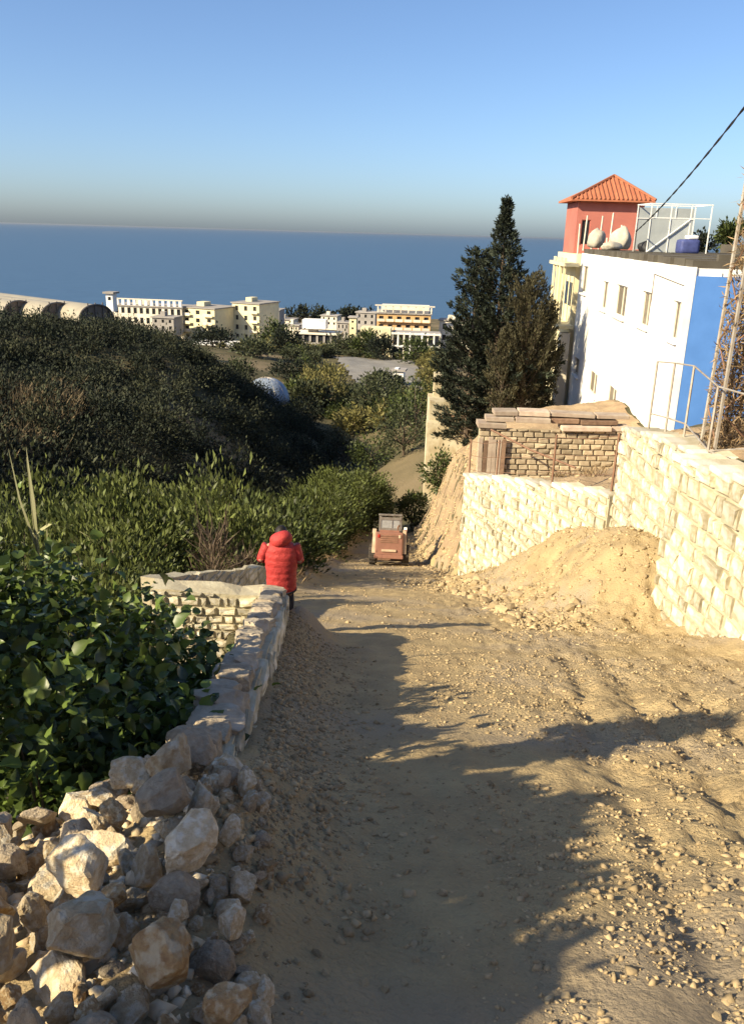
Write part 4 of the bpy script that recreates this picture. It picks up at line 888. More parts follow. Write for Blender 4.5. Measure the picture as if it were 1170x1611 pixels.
sh_ = block('long_shed', 305, 384, 543, 556, 285, M['plaster_pale'], 'long low shed with a bright white roof below the apartments', 1, 9, -4, 10, (.5, .5), roof=M['plaster_white'], cat='shed')
vl = block('villa', 466, 532, 526, 543, 300, M['plaster_grey'], 'low flat villa with a white upper room and dark openings', 1, 6, -6, 10, (.7, .7), roof=M['plaster_pale'], cat='villa')
MB().box((6.2, 3.5, 9.2), (8.5, 5, 3.2)).build('upper_room', M['plaster_white'], vl)
th_ = block('tan_hotel', 592, 676, 494, 545, 335, M['plaster_tan'], 'tan orange four-storey hotel with a pale top frame', 4, 6, -4, 16, (.5, .45), rail=(0, 1, 2, 3, 4, 5))
Hx = WY(634, 494, 335).z-(WY(634, 545, 335).z-2)
for k in range(8): MB().box((.4+3.0*k, -.4, Hx+1.7), (.5, .5, 2.6)).build('frame_post', M['plaster_pale'], th_)
MB().box((11, -.4, Hx+3.2), (23.5, .9, .5)).build('frame_beam', M['plaster_pale'], th_)
MB().box((11, 6, Hx+1.6), (19, 8, 2.8)).build('top_storey', M['plaster_pale'], th_)
fr0 = WY(566, 560, 292); fb = empty('framed_building', (fr0.x, 292, fr0.z), 'open white concrete frame building in front of the tan hotel', 'building', rot=(0, 0, rad(-4)))
Wf = WY(690, 560, 292).x-fr0.x; Hf2 = WY(620, 522, 292).z-fr0.z
raw_build(shell(MB(), Wf*.38, Hf2*1.12, 8, [(1.5, 3.2, 1.2, 2.6), (4.6, 6.2, 1.2, 2.6), (7.6, 9.0, 1.2, 2.6)], .4), 'wall', M['plaster_cream'], fb); windows(fb, [(1.5, 3.2, 1.2, 2.6), (4.6, 6.2, 1.2, 2.6), (7.6, 9.0, 1.2, 2.6)], .4, M['window_dark'])
for k in range(9):
    x = Wf*.40+(Wf*.6)*k/8
    MB().box((x, 0, Hf2/2-1), (.55, .55, Hf2+2)).build('column', M['plaster_white'] if k % 2 else M['plaster_pale'], fb)
for z in (Hf2*.45, Hf2*.95): MB().box((Wf*.70, 0, z), (Wf*.62, .7, .6)).build('beam', M['plaster_white'], fb)
MB().box((Wf*.70, 4, Hf2*.97), (Wf*.60, 7, .3)).build('floor_slab', M['plaster_grey'], fb); MB().box((Wf*.70, 7.8, Hf2*.45), (Wf*.6, .4, Hf2*.9)).build('back_wall', M['plaster_grey'], fb)
block('slim_tower', 549, 560, 500, 541, 305, M['plaster_cream'], 'slim cream stair tower left of the framed building', 4, 1, -6, 4, (.3, .3), cat='tower')
kb = block('white_kiosk', 618, 634, 584, 606, 200, M['plaster_white'], 'small white stepped kiosk by the paved lot', 1, 1, -10, 3, (.25, .4), cat='kiosk')
MB().box((.7, 1.5, 4.9), (.9, 2, 2.2)).build('upper_step', M['plaster_white'], kb)
block('white_hut', 167, 178, 462, 476, 190, M['plaster_white'], 'tiny white hut with a dark window right of the greenhouses', 1, 1, -10, 2, (.5, .4), cat='hut')
for k, (a_, b2, t_, bb, yy_, mt) in enumerate(((240, 275, 500, 520, 315, 'plaster_grey'), (415, 440, 488, 512, 370, 'plaster_grey'), (432, 462, 503, 522, 390, 'plaster_pale'), (690, 740, 505, 540, 340, 'plaster_pale'))):
    block('far_house', a_, b2, t_, bb, yy_, M[mt], ('small grey house before the terrace hotel', 'grey house close behind the taller cream block', 'low pale house near the shore behind the dark trees', 'pale house behind the cypress by the shore')[k], 2, 3, -10, 8, cat='house')
for k, (a_, b2, t_, bb, yy_, mt, lb_) in enumerate(((448, 470, 512, 528, 330, 'plaster_pale', 'low pale house just left of the villa'), (530, 548, 508, 530, 345, 'plaster_grey', 'narrow grey house right of the villa'), (505, 530, 497, 512, 420, 'plaster_pale', 'far pale house on the shore above the villa'), (560, 590, 492, 512, 400, 'plaster_grey', 'grey house on the shore left of the tan hotel'), (345, 368, 505, 530, 360, 'plaster_tan', 'tan house in the gap between the two cream blocks'))):
    block('shore_house', a_, b2, t_, bb, yy_, M[mt], lb_, 2, 3, -14, 7, cat='house')
# paved lot
q = [WY(528, 562, 255), WY(640, 562, 255), WY(648, 600, 205), WY(575, 600, 205)]
def lot_mask(x, y): return (y > 196) & (y < 262) & (x > np.interp(y, [196, 262], [-4.0, -14.0])) & (x < 12.5)
lot = grid_mesh('paved_lot', np.arange(-16, 14, 1.0), np.arange(194, 264, 2.0), lambda x, y: ground(x, y, False)+.35, M['asphalt'], lot_mask); tag(lot, 'flat grey paved lot', kind='structure')
# --- polytunnels on the hilltop, domed tunnel in the valley
def tunnel(a, wd, h, ln, rotz, label, end_mat, cover):
    root = empty('polytunnel', a, label, 'greenhouse', 'greenhouse tunnels on the hilltop', (0, 0, rotz)); n = 16; v = []; f = []
    arc = [(-wd/2*math.cos(math.pi*k/n), h*math.sin(math.pi*k/n)**.8) for k in range(n+1)]
    m = MB(); segs = 8
    for s_ in range(segs+1): m.v += [(x, ln*s_/segs, z+.9) for x, z in arc]
    m.v += []; m.f = [(s_*(n+1)+k, s_*(n+1)+k+1, (s_+1)*(n+1)+k+1, (s_+1)*(n+1)+k) for s_ in range(segs) for k in range(n)]; m.build('cover', cover, root, True)
    e_ = MB(); e_.v = [(x, .12, z+.9) for x, z in arc]+[(wd/2, .12, -1.5), (-wd/2, .12, -1.5)]; e_.f = [tuple(range(n+3))]; e_.build('end_wall', end_mat, root)
    MB().tube([(-wd/2, 0, -1.5)]+[(x, 0, z+.9) for x, z in arc]+[(wd/2, 0, -1.5)], .12, 6).build('hoop', M['metal'], root)
    for k in (-1, 0, 1): MB().box((k*wd*.22, .02, .8+h*.35), (.12, .12, 1.8+h*.7)).build('end_post', M['metal'], root)
    MB().box((0, .01, .95), (wd*.96, .1, .12)).build('end_rail', M['metal'], root); return root
yt = 104
for k, (pc, lab) in enumerate(((152, 'rightmost hooped greenhouse tunnel on the hilltop'), (92, 'hooped greenhouse tunnel second from the right on the hilltop'), (32, 'hooped greenhouse tunnel third from the right, half behind reeds'), (-28, 'leftmost hooped greenhouse tunnel cut by the photo edge'))):
    c = WY(pc, 500, yt+1.2*k); tp = WY(pc, 469+(-3*k), yt+1.2*k); tunnel((c.x, yt+1.2*k, c.z-1.2), 4.75, tp.z-c.z-.5, 34, rad(52), lab, M['poly_end'], M['poly'])
dm = W(420, 626, 128); dome = empty('dome_tent', (dm.x, dm.y, dm.z-.6), 'domed plastic tent on the valley floor, hill shade in its dim blue colour', 'tent')
hd = W(420, 592, 128).z-dm.z+.6
MB().lathe([(3.55*math.cos(a_)**.9 if a_ < 1.57 else .02, hd*math.sin(a_)) for a_ in [math.pi/2*k/10 for k in range(11)]], 28).build('cover', M['poly_shaded'], dome, True)
for k in range(6):
    a_ = math.pi*k/6; MB().tube([(3.58*math.cos(t_)*math.cos(a_), 3.58*math.cos(t_)*math.sin(a_), hd*1.005*abs(math.sin(t_))) for t_ in [math.pi*j/16 for j in range(17)]], .05, 5).build('rib', M['galv'], dome)

# ------------------------------------------------------------------ skid-steer loader
LY = 33.4; ld = empty('skid_loader', (.80, LY, float(zroad(LY))+.02), 'small rust-red skid-steer loader driving away down the dirt road', 'loader', rot=(-math.atan(.36), 0, rad(-3)))
MB().prism([(-.50, .34), (.50, .34), (.52, 1.02), (-.52, 1.02)], -1.15, .95).build('body', M['loader_red'], ld)
ec = MB().bbox((0, -1.22, .90), (1.16, .22, 1.0), .06).build('engine_cover', M['loader_red'], ld)
for k in range(4): MB().box((0, -1.345, .98+.085*k), (.74, .03, .04)).build('grille_bar', M['rust'], ec)
MB().bbox((0, -1.36, .62), (.62, .06, .10), .015).build('handle_plate', M['loader_cream'], ec)
MB().bbox((0, -1.24, .36), (1.22, .26, .16), .03).build('bumper', M['loader_red'], ld)
MB().prism([(-.46, 1.3), (.46, 1.3), (.40, 1.48), (-.40, 1.48)], -1.2, -.55).build('engine_hood', M['loader_red'], ld)
for s_ in (-1, 1):
    MB().prism([(s_*.56, .5), (s_*.72, .5), (s_*.70, 1.46), (s_*.56, 1.52)], -1.2, -.72).build('arm_tower', M['loader_cream'], ld)
    a_ = MB().prism([(-1.12, 1.34), (-.9, 1.52), (1.2, 1.12), (1.75, .42), (1.6, .36), (1.05, .96)], -.07, .07, Matrix.Rotation(math.pi/2, 3, 'Z'), (s_*.66, 0, 0)).build('lift_arm', M['loader_cream'] if s_ < 0 else M['loader_red'], ld)  # left arm coloured pale to stand for the sun on it, right arm red
    MB().tube([(s_*.66, -.3, .72), (s_*.66, .7, 1.05)], .05, 8).build('hydraulic_ram', M['metal'], a_)
    for y in (-.72, .55):
        Mx = Matrix.Rotation(math.pi/2, 3, 'Y')
        ty = MB().lathe([(.22, -.13), (.36, -.15), (.42, -.11), (.43, 0), (.42, .11), (.36, .15), (.22, .13)], 24, (s_*.70, y, .43), Mx)
        for k in range(14):
            t_ = 2*math.pi*k/14; ty.box((s_*.70, y+.425*math.cos(t_), .43+.425*math.sin(t_)), (.27, .06, .05), Matrix.Rotation(t_-math.pi/2, 3, 'X'))
        wh = ty.build('wheel', M['tyre'], ld); MB().lathe([(.05, -.02), (.21, 0), (.23, .05)], 18, (s_*.78, y, .43), Mx if s_ > 0 else Matrix.Rotation(-math.pi/2, 3, 'Y')).build('rim', M['loader_cream'], wh)
    MB().bbox((s_*.44, -1.345, 1.22), (.10, .05, .14), .02).build('tail_light', M['lamp_red'] if s_ < 0 else M['loader_cream'], ld)
    for y in (-.5, .55): MB().box((s_*.44, y, 1.62), (.10, .10, 1.0)).build('cab_post', M['metal'], ld)
MB().bbox((0, .03, 2.13), (1.02, 1.25, .09), .03).build('cab_roof', M['metal'], ld)
rwn = MB().box((0, -.53, 1.97), (.95, .06, .12)).box((0, -.53, 1.52), (.95, .06, .10)).build('rear_window', M['metal'], ld)
MB().box((0, -.52, 1.74), (.80, .02, .34)).build('pane', M['glass'], rwn); MB().box((.08, -.545, 1.74), (.03, .02, .34)).build('bar', M['metal'], rwn)
MB().bbox((0, 0, 1.25), (.5, .5, .12), .04).bbox((0, -.25, 1.5), (.46, .12, .5), .04).build('seat', M['cable'], ld)
MB().tube([(.34, -.95, 1.4), (.34, -.95, 1.62), (.40, -1.02, 1.7)], .04, 8).build('exhaust', M['rust'], ld)
MB().bbox((.66, -.62, 1.52), (.14, .05, .22), .02).build('mirror', M['frame_white'], ld)
MB().prism([(1.65, .1), (1.7, .62), (1.78, .62), (1.80, .18), (2.35, .10), (2.35, .05)], -.82, .82, Matrix.Rotation(math.pi/2, 3, 'Z')).build('bucket', M['rust'], ld)

# ------------------------------------------------------------------ person in the red jacket
PX, PY = -1.25, 10.75; PZ = gz(PX, PY)
man = empty('person', (PX, PY, PZ), 'person in a red hooded puffer jacket seen from behind, beside the low wall', 'person', rot=(0, 0, rad(6))); man.scale = (.90, .95, .96)
sk = [(0, 0, .90, .13), (0, -.01, 1.08, .125), (0, -.01, 1.28, .14), (0, .0, 1.40, .09), (0, .07, 1.42, .055), (0, .12, 1.44, .075), (0, .17, 1.50, .095), (0, .19, 1.55, .08),
      (.10, 0, .85, .10), (.11, .03, .48, .068), (.12, 0, .10, .045), (.12, .12, .05, .04), (-.10, 0, .85, .10), (-.12, .02, .48, .068), (-.13, -.03, .10, .045), (-.13, .09, .05, .04),
      (.19, 0, 1.37, .07), (.30, -.03, 1.12, .048), (.17, .20, 1.10, .034), (.11, .28, 1.12, .030), (-.19, 0, 1.37, .07), (-.33, -.02, 1.15, .048), (-.18, .20, 1.12, .034), (-.11, .28, 1.13, .030), (0, .275, 1.47, .016)]
ed = [(0, 1), (1, 2), (2, 3), (3, 4), (4, 5), (5, 6), (6, 7), (0, 8), (8, 9), (9, 10), (10, 11), (0, 12), (12, 13), (13, 14), (14, 15), (2, 16), (16, 17), (17, 18), (18, 19), (2, 20), (20, 21), (21, 22), (22, 23), (6, 24)]
for hb, sx in ((19, 1), (23, -1)):                      # five fingers rooted in each palm
    bx_, by_, bz_ = sk[hb][:3]
    for k in range(5):
        i0 = len(sk); off = (k-2)*.014
        if k == 4: sk += [(bx_-sx*.03, by_+.01, bz_+.035, .010), (bx_-sx*.05, by_+.03, bz_+.05, .008)]
        else: sk += [(bx_-sx*.02, by_+.05, bz_+off, .009), (bx_-sx*.05, by_+.06-.004*k, bz_+off, .008)]
        ed += [(hb, i0), (i0, i0+1)]
me = bpy.data.meshes.new('body'); me.from_pydata([s_[:3] for s_ in sk], ed, []); me.update(); me.materials.append(M['skin'])
body = link(bpy.data.objects.new('body', me), man)
bm = bmesh.new(); bm.from_mesh(me); lay = bm.verts.layers.skin.verify(); bm.verts.ensure_lookup_table()
for i, v in enumerate(bm.verts): v[lay].radius = (sk[i][3], sk[i][3]); v[lay].use_root = (i == 0)
bm.to_mesh(me); bm.free(); body.modifiers.new('skin', 'SKIN'); sb = body.modifiers.new('sub', 'SUBSURF'); sb.levels = 2; sb.render_levels = 2
def ring_surface(rings, n=28, close=True):
    m = MB()
    for cx_, cy_, cz_, rx, ry, tilt in rings: m.v += [(cx_+rx*math.cos(2*math.pi*k/n), cy_+ry*math.sin(2*math.pi*k/n), cz_+tilt*math.sin(2*math.pi*k/n)*ry) for k in range(n)]
    for i in range(len(rings)-1): m.f += [(i*n+k, i*n+(k+1) % n, (i+1)*n+(k+1) % n, (i+1)*n+k) for k in range(n)]
    if close: m.f += [tuple(range(n))[::-1], tuple((len(rings)-1)*n+k for k in range(n))]
    return m
rg = []
for k in range(49):
    t_ = k/48; z = .68+.78*t_; w = float(np.interp(t_, [0, .08, .35, .62, .82, .93, 1], [.225, .235, .235, .262, .262, .20, .10])); d_ = float(np.interp(t_, [0, .35, .7, .9, 1], [.175, .185, .19, .155, .10])); q_ = 1+.03*abs(math.sin(t_*math.pi*7.5))-.02
    rg.append((0, -.005, z, w*q_, d_*q_, 0))
jk = ring_surface(rg).build('jacket', M['jacket'], man, True)
for s_, el in ((1, (.30, -.03, 1.14)), (-1, (-.33, -.02, 1.17))):
    pts = []; rs = []; a0 = Vector((s_*.205, 0, 1.385)); a1 = Vector(el); a2 = Vector((s_*.17, .21, 1.11))
    for k in range(25):
        t_ = k/24; p_ = a0.lerp(a1, t_*2) if t_ < .5 else a1.lerp(a2, t_*2-1); sm_ = a0*(1-t_)**2+a1*2*t_*(1-t_)+a2*t_*t_
        pts.append(p_.lerp(sm_, .35)); rs.append((.084-.028*t_)*(1+.07*abs(math.sin(t_*math.pi*5))))
    MB().tube(pts, rs, 14).build('sleeve', M['jacket'], jk, True)
hd_ = MB(); bm = bmesh.new(); bmesh.ops.create_icosphere(bm, subdivisions=3, radius=1)
for v in bm.verts:
    c = v.co; c.x *= .175; c.y *= .12; c.z *= .12; c.z += .02*math.sin(14*c.x); c.y -= .02*abs(math.cos(12*c.x))
bm.verts.index_update(); hd_.add([v.co+Vector((0, -.05, 1.50)) for v in bm.verts], [[v.index for v in f_.verts] for f_ in bm.faces]); bm.free(); hd_.build('hood', M['jacket'], jk, True)
ring_surface([(0, -.005, .672, .238, .178, 0), (0, -.005, .70, .244, .183, 0)]).build('hem', M['trousers'], jk, True)
hr = MB(); bm = bmesh.new(); bmesh.ops.create_icosphere(bm, subdivisions=3, radius=1); rr_ = random.Random(2)
for v in bm.verts:
    c = v.co; c.x *= .102; c.y *= .112; c.z *= .118
    if c.y > .04 and c.z < .03: c.y = .04; c.x *= .9
    c += Vector((rr_.uniform(-.005, .005), rr_.uniform(-.005, .005), rr_.uniform(-.005, .005)))
bm.verts.index_update(); hr.add([v.co+Vector((0, .16, 1.51)) for v in bm.verts], [[v.index for v in f_.verts] for f_ in bm.faces]); bm.free(); hr.build('hair', M['hair'], man, True)
tr = ring_surface([(0, 0, .72, .20, .15, 0), (0, 0, .84, .205, .155, 0), (0, 0, .93, .19, .14, 0)]); tr.build('trousers', M['trousers'], man, True)
for s_ in (-1, 1):
    MB().tube([(s_*.10, 0, .86), (s_*.115, .03, .48), (s_*.125, -.01, .07)], [.112, .085, .075], 14).build('trouser_leg', M['trousers'], man, True); MB().bbox((s_*.125, .05, .045), (.10, .27, .09), .035).build('shoe', M['shoe'], man, True)

# ------------------------------------------------------------------ rubble heap and loose stones
RK = {m_: [rock_mesh(100+i+37*j, M[m_]) for i in range(7)] for j, m_ in enumerate(('rock', 'rock_ochre', 'rock_grey'))}
r = random.Random(23); pts = []; tries = 0
def heap(x, y): return gz(x, y)
while tries < 14000 and len(pts) < 298:
    tries += 1; x = r.uniform(-1.95, -.2); y = r.uniform(1.45, 3.75)
    lim = -.46-.16*max(0, (y-1.6)); 
    if x > lim+.25 or (y > 3.35 and x > -1.0) or x < -1.15-.33*y: continue
    s_ = r.choice((.04, .05, .06, .07, .07, .085, .10, .115))*r.uniform(.85, 1.1)
    if x > lim: s_ *= .6
    L_ = 0 if len(pts) < 215 else 1
    if all((x-q[0])**2+(y-q[1])**2 > (.80*(s_+q[2]))**2 for q in pts if q[3] == L_): pts.append((x, y, s_, L_))
LABS = {'rock': 'pale limestone lump in the rubble heap', 'rock_ochre': 'ochre-stained lump in the rubble heap', 'rock_grey': 'grey-brown lump in the rubble heap'}
for i, (x, y, s_, L_) in enumerate(pts):
    m_ = r.choice(('rock', 'rock', 'rock', 'rock_ochre', 'rock_grey')); size = 'large ' if s_ > .105 else ('small ' if s_ < .075 else '')
    ob = bpy.data.objects.new('rubble_rock', r.choice(RK[m_])); link(ob); ob.scale = (s_*1.12, s_*1.12, s_*1.05); ob.rotation_euler = (r.uniform(0, 6), r.uniform(0, 6), r.uniform(0, 6))
    ob.location = (x, y, gz(x, y)+s_*(.30+.75*L_)+(.04*L_))
    side = 'left' if x < -1.25 else ('right' if x > -.8 else 'middle')
    zone = f', {side} side near the photo bottom' if y < 2.15 else (f', {side} side at the back' if y > 3.0 else f', {side} side halfway up')+(', on top' if L_ else '')
    tag(ob, size+LABS[m_]+zone, 'rock', 'rocks of the rubble heap')
def special(px, py, d, s_, m_, seed, label, rot):
    p_ = W(px, py, d); ob = link(bpy.data.objects.new('building_stone', rock_mesh(seed, M[m_]))); ob.location = p_; ob.scale = s_; ob.rotation_euler = rot; return tag(ob, label, 'stone')
special(305, 1300, 3.75, (.22, .17, .13), 'rock_grey', 301, 'big squared grey stone at the near end of the roadside wall', (.35, .2, .5))
special(345, 1222, 4.1, (.16, .16, .11), 'rock', 305, 'sunlit pale stone on the near end of the roadside wall', (.3, .1, .9))
special(380, 1300, 3.9, (.07, .06, .07), 'rock_grey', 307, 'small grey stone wedged beside the big squared stone', (.3, .6, .2))
special(372, 1268, 4.0, (.06, .06, .06), 'rock', 309, 'small pale stone above the wedged grey one', (.9, .1, .2))
special(210, 1275, 3.9, (.13, .10, .085), 'rock', 311, 'long pale limestone block topping the back of the rubble heap', (.2, .4, .1))
special(95, 1370, 3.25, (.095, .08, .08), 'rock', 313, 'large bright limestone boulder on the left of the rubble heap', (.5, .2, 1.1))
special(30, 1540, 2.75, (.08, .07, .07), 'rock_ochre', 317, 'large tan boulder in the bottom left corner', (.1, .7, .4))
special(390, 1390, 3.6, (.16, .13, .12), 'rock_grey', 319, 'rounded earthy boulder half buried at the foot of the wall', (.2, .1, .3))
# --- stones on the road: the larger ones singly, the rest as gravel
def peb_mesh(seed, mat, name='stone'):
    r = random.Random(seed); bm = bmesh.new(); bmesh.ops.create_icosphere(bm, subdivisions=1, radius=1)
    for v in bm.verts: v.co = Vector((v.co.x*r.uniform(.6, 1.25), v.co.y*r.uniform(.6, 1.15), v.co.z*r.uniform(.45, .95)))
    me = bpy.data.meshes.new(name); bm.to_mesh(me); bm.free(); me.materials.append(mat); return me
PB = [peb_mesh(k, M['clod']) for k in range(8)]
rng = np.random.default_rng(5); n = 0
while n < 260:
    y = float(rng.uniform(1.6, 1.6+rng.uniform(0, 1)**1.3*10)); x = float(rng.uniform(-.7, 4.6))
    if rng.uniform() < .45: x = float(xl(y) if y > 3.6 else -.45)+abs(rng.normal())*.4
    if x < float(max(xl(y), -.9))+.1 or x > float(xr(y))-.2: continue
    ob = bpy.data.objects.new('stone', PB[rng.integers(0, 8)]); link(ob, road); s_ = float(rng.uniform(.010, .022))*(.75+y*.09)
    ob.location = (x, y, gz(x, y)+s_*.2); ob.scale = (s_*1.2, s_, s_*.9); ob.rotation_euler = (float(rng.normal()*.4), float(rng.normal()*.4), float(rng.uniform(0, 6))); n += 1
def gravel(name, X, Y, S, mat, label):
    bv = np.array([(1, 0, 0), (0, 1, 0), (-1, 0, 0), (0, -1, 0), (.25, .2, 1), (-.2, -.25, .85), (0, 0, -1)], float); bf = np.array([(0, 1, 4), (1, 2, 4), (2, 5, 4), (2, 3, 5), (3, 0, 5), (0, 4, 5), (1, 0, 6), (2, 1, 6), (3, 2, 6), (0, 3, 6)])
    n = len(X); Z = ground(X, Y); jit = rng.uniform(.55, 1.35, (n, len(bv), 1)); sc = rng.uniform(.55, 1.4, (n, 1, 3))*np.array([1.1, 1, .7]); a = rng.uniform(0, 6.28, n); ca, sa = np.cos(a)[:, None], np.sin(a)[:, None]
    v = bv[None]*jit*sc; vx = v[:, :, 0]*ca-v[:, :, 1]*sa; vy = v[:, :, 0]*sa+v[:, :, 1]*ca
    V_ = np.stack([vx, vy, v[:, :, 2]], 2)*S[:, None, None]+np.stack([X, Y, Z+S*.05], 1)[:, None]
    f_ = (bf[None]+(np.arange(n)*len(bv))[:, None, None]).reshape(-1, 3); return tag(np_mesh(name, V_.reshape(-1, 3), f_, mat), label, kind='stuff')
def spread(n, fx, fy, fs):
    X = fx(n); Y = fy(n); ok = (vnoise(X*1.3, Y*1.1, 55)*.6+vnoise(X*4, Y*3, 56)*.4 > .43) & (X > np.maximum(xl(Y), np.where(Y < 3.6, -1, -9))+.05) & (X < xr(Y)-.03); return X[ok], Y[ok], fs(int(ok.sum()))
Xa, Ya, Sa = spread(30000, lambda n: rng.uniform(.6, 5.3, n), lambda n: 1.5+rng.uniform(0, 1, n)**1.5*10.5, lambda n: .006+.030*rng.uniform(0, 1, n)**4)
Xb, Yb, Sb = spread(12000, lambda n: rng.uniform(-1.1, 1.6, n), lambda n: 1.5+rng.uniform(0, 1, n)**1.5*9, lambda n: .004+.016*rng.uniform(0, 1, n)**2.5)
Yc = 2.4+rng.uniform(0, 1, 6500)*7.6; Xc = xl(np.maximum(Yc, 3.7))+.08+np.abs(rng.normal(size=6500))*.36; Sc = .008+.034*rng.uniform(0, 1, 6500)**3
Xd, Yd, Sd = spread(3600, lambda n: rng.uniform(-2, 5.3, n), lambda n: rng.uniform(11, 40, n), lambda n: .014+.05*rng.uniform(0, 1, n)**2.5)
gravel('gravel', np.concatenate([Xa, Xb, Xc, Xd]), np.concatenate([Ya, Yb, Yc, Yd]), np.concatenate([Sa, Sb, Sc, Sd])*.72, M['clod'], 'loose gravel and clods on the dirt road')
Ye = rng.uniform(11.8, 23.5, 5200); De = rng.uniform(.05, 2.9, 5200)**1.0; Xe = xr(Ye)-De; Se = .010+.05*rng.uniform(0, 1, 5200)**4+.02*(De > 1.7)
Xh = rng.uniform(-1.9, -.1, 2600); Yh = rng.uniform(1.2, 3.8, 2600); okh = (Xh > -1.15-.33*Yh) & (Xh < -.55-.16*np.maximum(0, Yh-1.6)+.15); gravel('rubble_chips', Xh[okh], Yh[okh], .008+.032*rng.uniform(0, 1, int(okh.sum()))**2, M['rock'], 'stone chips and dirt filling the rubble heap')
gravel('heap_clods', Xe, Ye, Se, M['clod'], 'clods and stones on the earth heap by the wall')
n = 0; rr = random.Random(8)
while n < 60:                                          # stones rolled to the foot of the heap
    y = rr.uniform(12.3, 22.5); x = float(xr(y))-rr.uniform(1.6, 2.9)
    ob = bpy.data.objects.new('stone', PB[rr.randrange(8)]); link(ob, road); s_ = rr.uniform(.06, .15); ob.location = (x, y, gz(x, y)+s_*.25); ob.scale = (s_*1.2, s_, s_*.85); ob.rotation_euler = (rr.uniform(-.5, .5), rr.uniform(-.5, .5), rr.uniform(0, 6)); n += 1

Yf = rng.uniform(25.2, 47, 3800); Xf = xr(Yf)+rng.uniform(-.3, 2.6, 3800); Sf = .02+.10*rng.uniform(0, 1, 3800)**3
gravel('bank_rubble', Xf, Yf, Sf, M['clod'], 'stones and clods on the earth bank beyond the wall')
Yg = rng.uniform(17.5, 29, 1500); Xg = xr(np.minimum(Yg, 25))+rng.uniform(.6, 5, 1500); gravel('terrace_rubble', Xg, Yg, .02+.09*rng.uniform(0, 1, 1500)**3, M['clod'], 'stones on the terrace behind the fence')
# ------------------------------------------------------------------ railing, fence posts, lattice mast, cable
rl = [W(1022, 655, 17.0), W(1048, 662, 16.1), W(1077, 672, 15.2), W(1112, 714, 13.7), W(1190, 752, 12.0)]
rail = empty('iron_railing', rl[0], 'thin iron railing with open bays on the taller stone wall', 'railing'); o = rl[0]
for p_ in rl: MB().tube([p_-o-Vector((0, 0, .3)), p_-o+Vector((0, 0, 1.12))], .022, 6).build('post', M['galv'], rail)
for h_ in (1.12, .06):
    for a_, b2 in zip(rl, rl[1:]): MB().tube([a_-o+Vector((0, 0, h_)), b2-o+Vector((0, 0, h_))], .016, 6).build('rail', M['galv'], rail)
MB().tube([rl[3]-o+Vector((0, 0, .05)), rl[4]-o+Vector((0, 0, .45))], .014, 5).build('rail', M['galv'], rail)
fp = [(2.95, 24.5, -7.3), (3.55, 23.0, -6.95), (4.55, 20.2, -6.1), (5.32, 17.7, -5.45)]
fc = empty('wire_fence', fp[0], 'rusty posts and wires of a fence on the lower stone wall', 'fence'); o = Vector(fp[0])
for k, p_ in enumerate(fp): p_ = Vector(p_); MB().tube([p_-o-Vector((0, 0, .3)), p_-o+Vector((.03*(k % 2), 0, 1.45))], .028, 6).build('post', M['rust'], fc)
for h_ in (.05, .5, .95, 1.38):
    for a_, b2 in zip(fp, fp[1:]):
        a_, b2 = Vector(a_)-o, Vector(b2)-o; MB().tube([a_+Vector((0, 0, h_)), (a_+b2)/2+Vector((0, 0, h_-.05)), b2+Vector((0, 0, h_))], .007, 4).build('wire', M['rust'], fc)
a_ = WY(772, 676, 28.6); b2 = WY(905, 736, 25.5); tag(MB().tube([a_, (a_+b2)/2+Vector((0, 0, -.08)), b2], .035, 6).build('leaning_pole', M['rust']), 'thin dark pole slanting down across the block wall', 'pole')
mx_, my_ = 6.02, 13.85; mz = -3.75; MH = 8.2; hw = .30
mast = empty('lattice_mast', (mx_, my_, mz), 'rusty steel lattice mast at the right edge of the photo', 'mast')
leg = lambda sx, sy, z: Vector((sx*hw*(1-.25*z/MH), sy*hw*(1-.25*z/MH), z))
for sx in (-1, 1):
    for sy in (-1, 1): MB().tube([leg(sx, sy, -.2), leg(sx, sy, MH)], .032, 5).build('leg', M['galv'], mast)
nb = 15
for k in range(nb):
    z0, z1 = MH*k/nb, MH*(k+1)/nb
    for (a_, b2) in (((-1, -1), (1, -1)), ((1, -1), (1, 1)), ((1, 1), (-1, 1)), ((-1, 1), (-1, -1))):
        if k % 2: a_, b2 = b2, a_
        MB().tube([leg(*a_, z0), leg(*b2, z1)], .014, 4).build('brace', M['rust'], mast)
MB().tube([(-.2, 0, MH), (1.4, 0, MH)], .04, 6).build('cross_arm', M['galv'], mast); ins = MB().lathe([(.03, 0), (.06, .03), (.03, .06), (.06, .09), (.03, .14)], 12, (1.15, 0, MH+.02)).build('insulator', M['frame_white'], mast)
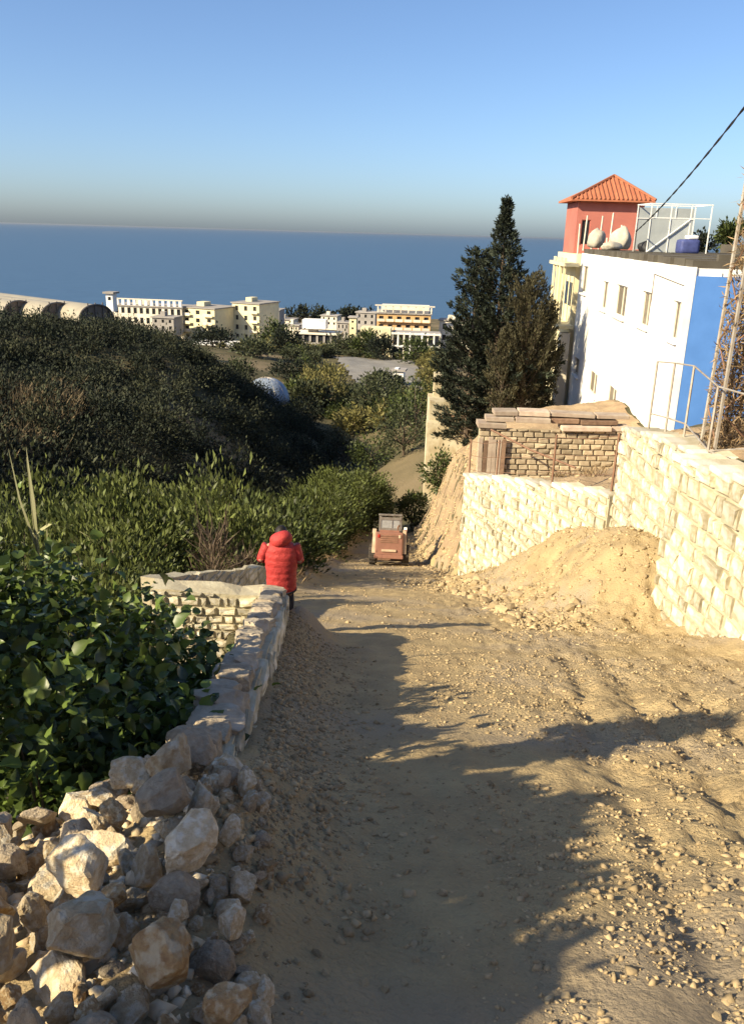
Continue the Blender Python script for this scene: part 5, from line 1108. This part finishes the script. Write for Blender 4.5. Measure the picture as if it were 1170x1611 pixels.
# dry creeper that has climbed the mast
n = 5200; zz = rng.uniform(0, 6.4, n)*rng.uniform(.3, 1, n); Pn = np.stack([rng.uniform(-hw, hw, n), rng.uniform(-hw, hw, n), zz], 1); v, f = leaf_arrays(Pn, rng.normal(size=(n, 3))+np.array([0, 0, .6]), rng.uniform(.08, .22, n), .022, rng=rng)
cr = empty('dry_creeper', (mx_, my_, mz), 'dry brown creeper tangled inside the lattice mast', 'creeper'); tag(np_mesh('foliage', v, f, M['leaf_dry'], cr), kind='stuff')
st = MB()
for k in range(6): st.tube([(rng.uniform(-.2, .2), rng.uniform(-.2, .2), -.2), (rng.uniform(-.25, .25), rng.uniform(-.25, .25), 1.8), (rng.uniform(-.2, .2), rng.uniform(-.2, .2), 3.9)], [.02, .014, .006], 5)
st.build('stem', M['bark'], cr)
c0 = Vector((mx_+1.15, my_, mz+MH+.15)); c1 = WY(1000, 364, 46.5); cpt = []
mid_ = WY(1168, 172, 23.0)
for k in range(61):
    t_ = k/60; p_ = c0.lerp(c1, t_); tm = (23.0-c0.y)/(c1.y-c0.y); dev = mid_-c0.lerp(c1, tm); p_ = p_+dev*(t_*(1-t_)/(tm*(1-tm))); cpt.append(p_)
cb = empty('power_cable', c0, 'dark twisted overhead cable running down to the roof', 'cable')
for s_ in (0, math.pi):
    MB().tube([p_-c0+Vector((math.cos(k*1.1+s_)*.018, 0, math.sin(k*1.1+s_)*.018)) for k, p_ in enumerate(cpt)], .020, 5).build('strand', M['cable'], cb)
cp = tag(MB().tube([(c1.x, c1.y, RZ-.1), (c1.x, c1.y, c1.z+.1)], .04, 6).build('cable_post', M['metal']), 'short iron post on the roof where the cable ends', 'post')

# ------------------------------------------------------------------ air
hm_ = bpy.data.materials.new('haze'); hm_.use_nodes = True
for n_ in list(hm_.node_tree.nodes):
    if n_.type != 'OUTPUT_MATERIAL': hm_.node_tree.nodes.remove(n_)
pv = hm_.node_tree.nodes.new('ShaderNodeVolumePrincipled'); pv.inputs['Color'].default_value = (.38, .42, .48, 1); pv.inputs['Density'].default_value = 2.2e-5; pv.inputs['Anisotropy'].default_value = .2
hm_.node_tree.links.new(pv.outputs[0], hm_.node_tree.nodes['Material Output'].inputs['Volume'])
hz = MB().box((0, 44900, -32), (122000, 90250, 78)).build('haze', hm_); tag(hz, 'thin sea haze', kind='stuff')
for ob in scn.objects:                                  # walls and houses are things here, not setting
    if ob.parent is None and 'category' in ob.keys() and 'kind' not in ob.keys(): ob['kind'] = 'thing'
